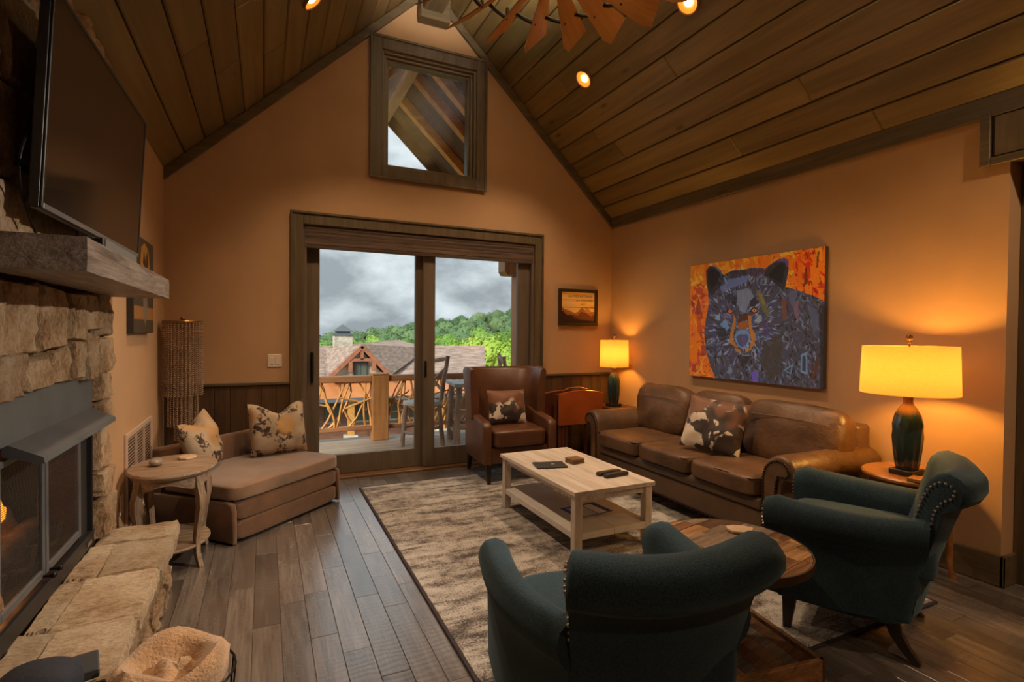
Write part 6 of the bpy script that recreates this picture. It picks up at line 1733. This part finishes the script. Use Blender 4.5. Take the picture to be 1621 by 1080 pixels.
b = MB(); b.prism([(-0.06, -0.01), (-0.045, -0.04), (0.0, -0.048), (0.045, -0.03), (0.065, 0.012), (0.03, 0.036), (-0.02, 0.044), (-0.055, 0.028)], 'z', 0, 0.012, 0.002)
cs = b.build('wood_slice_coaster', m_coaster, loc=(2.0, 1.74, 0.5072), rot=(0, 0, -0.5)); tag(cs, 'pale wood slice coaster on the round patchwork table', 'coaster')

# ================================================================== windmill ceiling fan
m_bronze = plain('fan_bronze', (0.022, 0.015, 0.012), 0.4, 0.6)
m_blade = wood('fan_blade', (0.36, 0.17, 0.060), (0.46, 0.23, 0.085), (0.55, 0.30, 0.12), 'x', 0.45, 5, 8, 0.08, 0, 0.1)
fan = empty('ceiling_fan', (1.52, 2.72, 3.60), 0, 'windmill style ceiling fan with many brown blades', 'ceiling fan')
b = MB(); b.tube([(0, 0, 0.16), (0, 0, 0.995)], 0.02, 12); b.build('downrod', m_bronze, fan, smooth=60)
b = MB(); b.lathe([(0.02, -0.12), (0.10, -0.11), (0.14, -0.06), (0.15, 0.02), (0.13, 0.10), (0.06, 0.15), (0.022, 0.17)], 32); b.build('motor_housing', m_bronze, fan, smooth=40)
bl = bmesh.new()
half = [(0.22, 0.026), (0.40, 0.050), (0.62, 0.074), (0.84, 0.100), (0.93, 0.080)]
top_ = [(r, w) for r, w in half] ; bot_ = [(0.86, -0.100), (0.62, -0.074), (0.40, -0.050), (0.22, -0.026)]
pl = top_ + bot_
b = MB(); b.prism(pl, 'z', -0.004, 0.004)
b0 = b.build('fan_blade', m_blade, fan)
pitch = math.radians(-36)
for k in range(18):
    bb_ = b0 if k == 0 else b0.copy()
    if k: COL.objects.link(bb_)
    bb_.rotation_mode = 'XYZ'
    bb_.matrix_local = Matrix.Rotation(math.radians(20 * k + 9), 4, 'Z') @ Matrix.Rotation(pitch, 4, 'X')
    q = MB(); a0 = math.radians(20 * k + 9)
    q.tube([(0.60 * math.cos(a0 + d_), 0.60 * math.sin(a0 + d_), zz_) for d_, zz_ in ((0.04, -0.02), (0.12, -0.005), (0.20, 0.01), (0.28, 0.03))], 0.014, 6)
    q.tube([(0.60 * math.cos(a0 + 0.04), 0.60 * math.sin(a0 + 0.04), 0.05), (0.60 * math.cos(a0 + 0.04), 0.60 * math.sin(a0 + 0.04), 0.0)], 0.012, 6)
    q.build('ring_strut', m_bronze, fan, smooth=60)
q = MB(); q.tube([(0.25 * math.cos(k * math.pi / 24), 0.25 * math.sin(k * math.pi / 24), 0.0) for k in range(48)], 0.014, 6, closed=True); q.build('inner_ring', m_bronze, fan, smooth=60)
for k in range(6):
    a0 = k * math.pi / 3; q = MB(); q.tube([(0.13 * math.cos(a0), 0.13 * math.sin(a0), 0), (0.245 * math.cos(a0), 0.245 * math.sin(a0), 0)], 0.012, 6); q.build('hub_spoke', m_bronze, fan, smooth=60)
q = MB(); q.lathe([(0.02, 0.175), (0.17, 0.18), (0.18, 0.20), (0.02, 0.205)], 28); q.build('added_uplight', emit('fan_added_light', (1.0, 0.86, 0.66), 3.0), fan, smooth=40)  # glowing disc added on top of the motor, not a known fan part
fl = bpy.data.lights.new('fan_added_light', 'SPOT'); fl.energy = FAN_W; fl.color = (1.0, 0.88, 0.70); fl.shadow_soft_size = 0.05; fl.spot_size = math.radians(164); fl.spot_blend = 0.35
flo = bpy.data.objects.new('fan_added_lamp', fl); COL.objects.link(flo); flo.parent = fan; flo.location = (0, 0.06, 0.25); flo.rotation_euler = (math.pi, 0, 0)  # spot added above the blades to brighten the ceiling boards

# ================================================================== recessed ceiling lights
m_can_trim = plain('can_trim', (0.30, 0.14, 0.05), 0.4, 0.3)
m_baffle_glow = emit('can_baffle_glow', (1.0, 0.33, 0.03), 0.55)  # baffle emits amber itself, standing in for the bulb's light on it
m_canbulb = emit('can_bulb', (1.0, 0.80, 0.52), 10.0)
def can_light(x, y, label, watts=None, col=None, aim=None, size=110):
    side = 1 if x > XC else -1
    z = roof_z(x) - 0.001
    o = empty('recessed_light', (x, y, z), 0, label, 'ceiling light', 'recessed ceiling lights')
    o.rotation_euler = (0, side * ANG, 0)
    b = MB(); b.lathe([(0.088, -0.001), (0.088, -0.022), (0.082, -0.026), (0.076, -0.022), (0.076, -0.001)], 32, cap=False); b.build('trim_ring', m_can_trim, o, smooth=40)
    b = MB(); b.lathe([(0.001, -0.002), (0.040, -0.003), (0.0755, -0.018)], 32, cap=False); b.build('baffle', m_baffle_glow, o, smooth=60)
    b = MB(); b.lathe([(0.001, -0.016), (0.030, -0.013), (0.034, -0.007), (0.001, -0.005)], 20); b.build('bulb', m_canbulb, o, smooth=60)
    l = bpy.data.lights.new('can_light', 'SPOT'); l.energy = watts or CAN_W; l.color = col or WARM; l.spot_size = math.radians(size); l.spot_blend = 0.8; l.shadow_soft_size = 0.05
    lo = bpy.data.objects.new('can_light', l); COL.objects.link(lo); lo.parent = o; lo.location = (0, 0, -0.05)
    lo.rotation_euler = (0, -side * ANG * 0.72, 0)
    if aim is not None:
        bpy.context.view_layer.update()
        d_ = o.matrix_world.to_3x3().inverted() @ (Vector(aim) - o.matrix_world @ lo.location)
        lo.rotation_euler = d_.to_track_quat('-Z', 'Y').to_euler()
    return o
can_light(2.70, 4.19, 'recessed ceiling light nearest the gable window on the sofa side')
can_light(2.72, 2.88, 'recessed ceiling light beside the fan at the top edge')
can_light(0.30, 4.03, 'recessed ceiling light above the glass door on the fireplace side')
for x, y in ((0.30, 2.75), (0.30, -1.6)):
    can_light(x, y, 'added ceiling spot outside the view, aimed at the right wall end')
can_light(2.85, -0.45, 'added ceiling spot outside the view, aimed at the right wall end', 110.0, WARM, (3.75, 1.6, 0.9), 62)  # unseen warm spot, added to brighten the end of the right wall
# unseen neutral spot, added to brighten the fireplace and hearth
can_light(3.50, 1.12, 'added ceiling spot outside the view, aimed at the right wall end', 290.0, (1.0, 0.86, 0.70), (-0.75, 2.8, 0.6), 52)
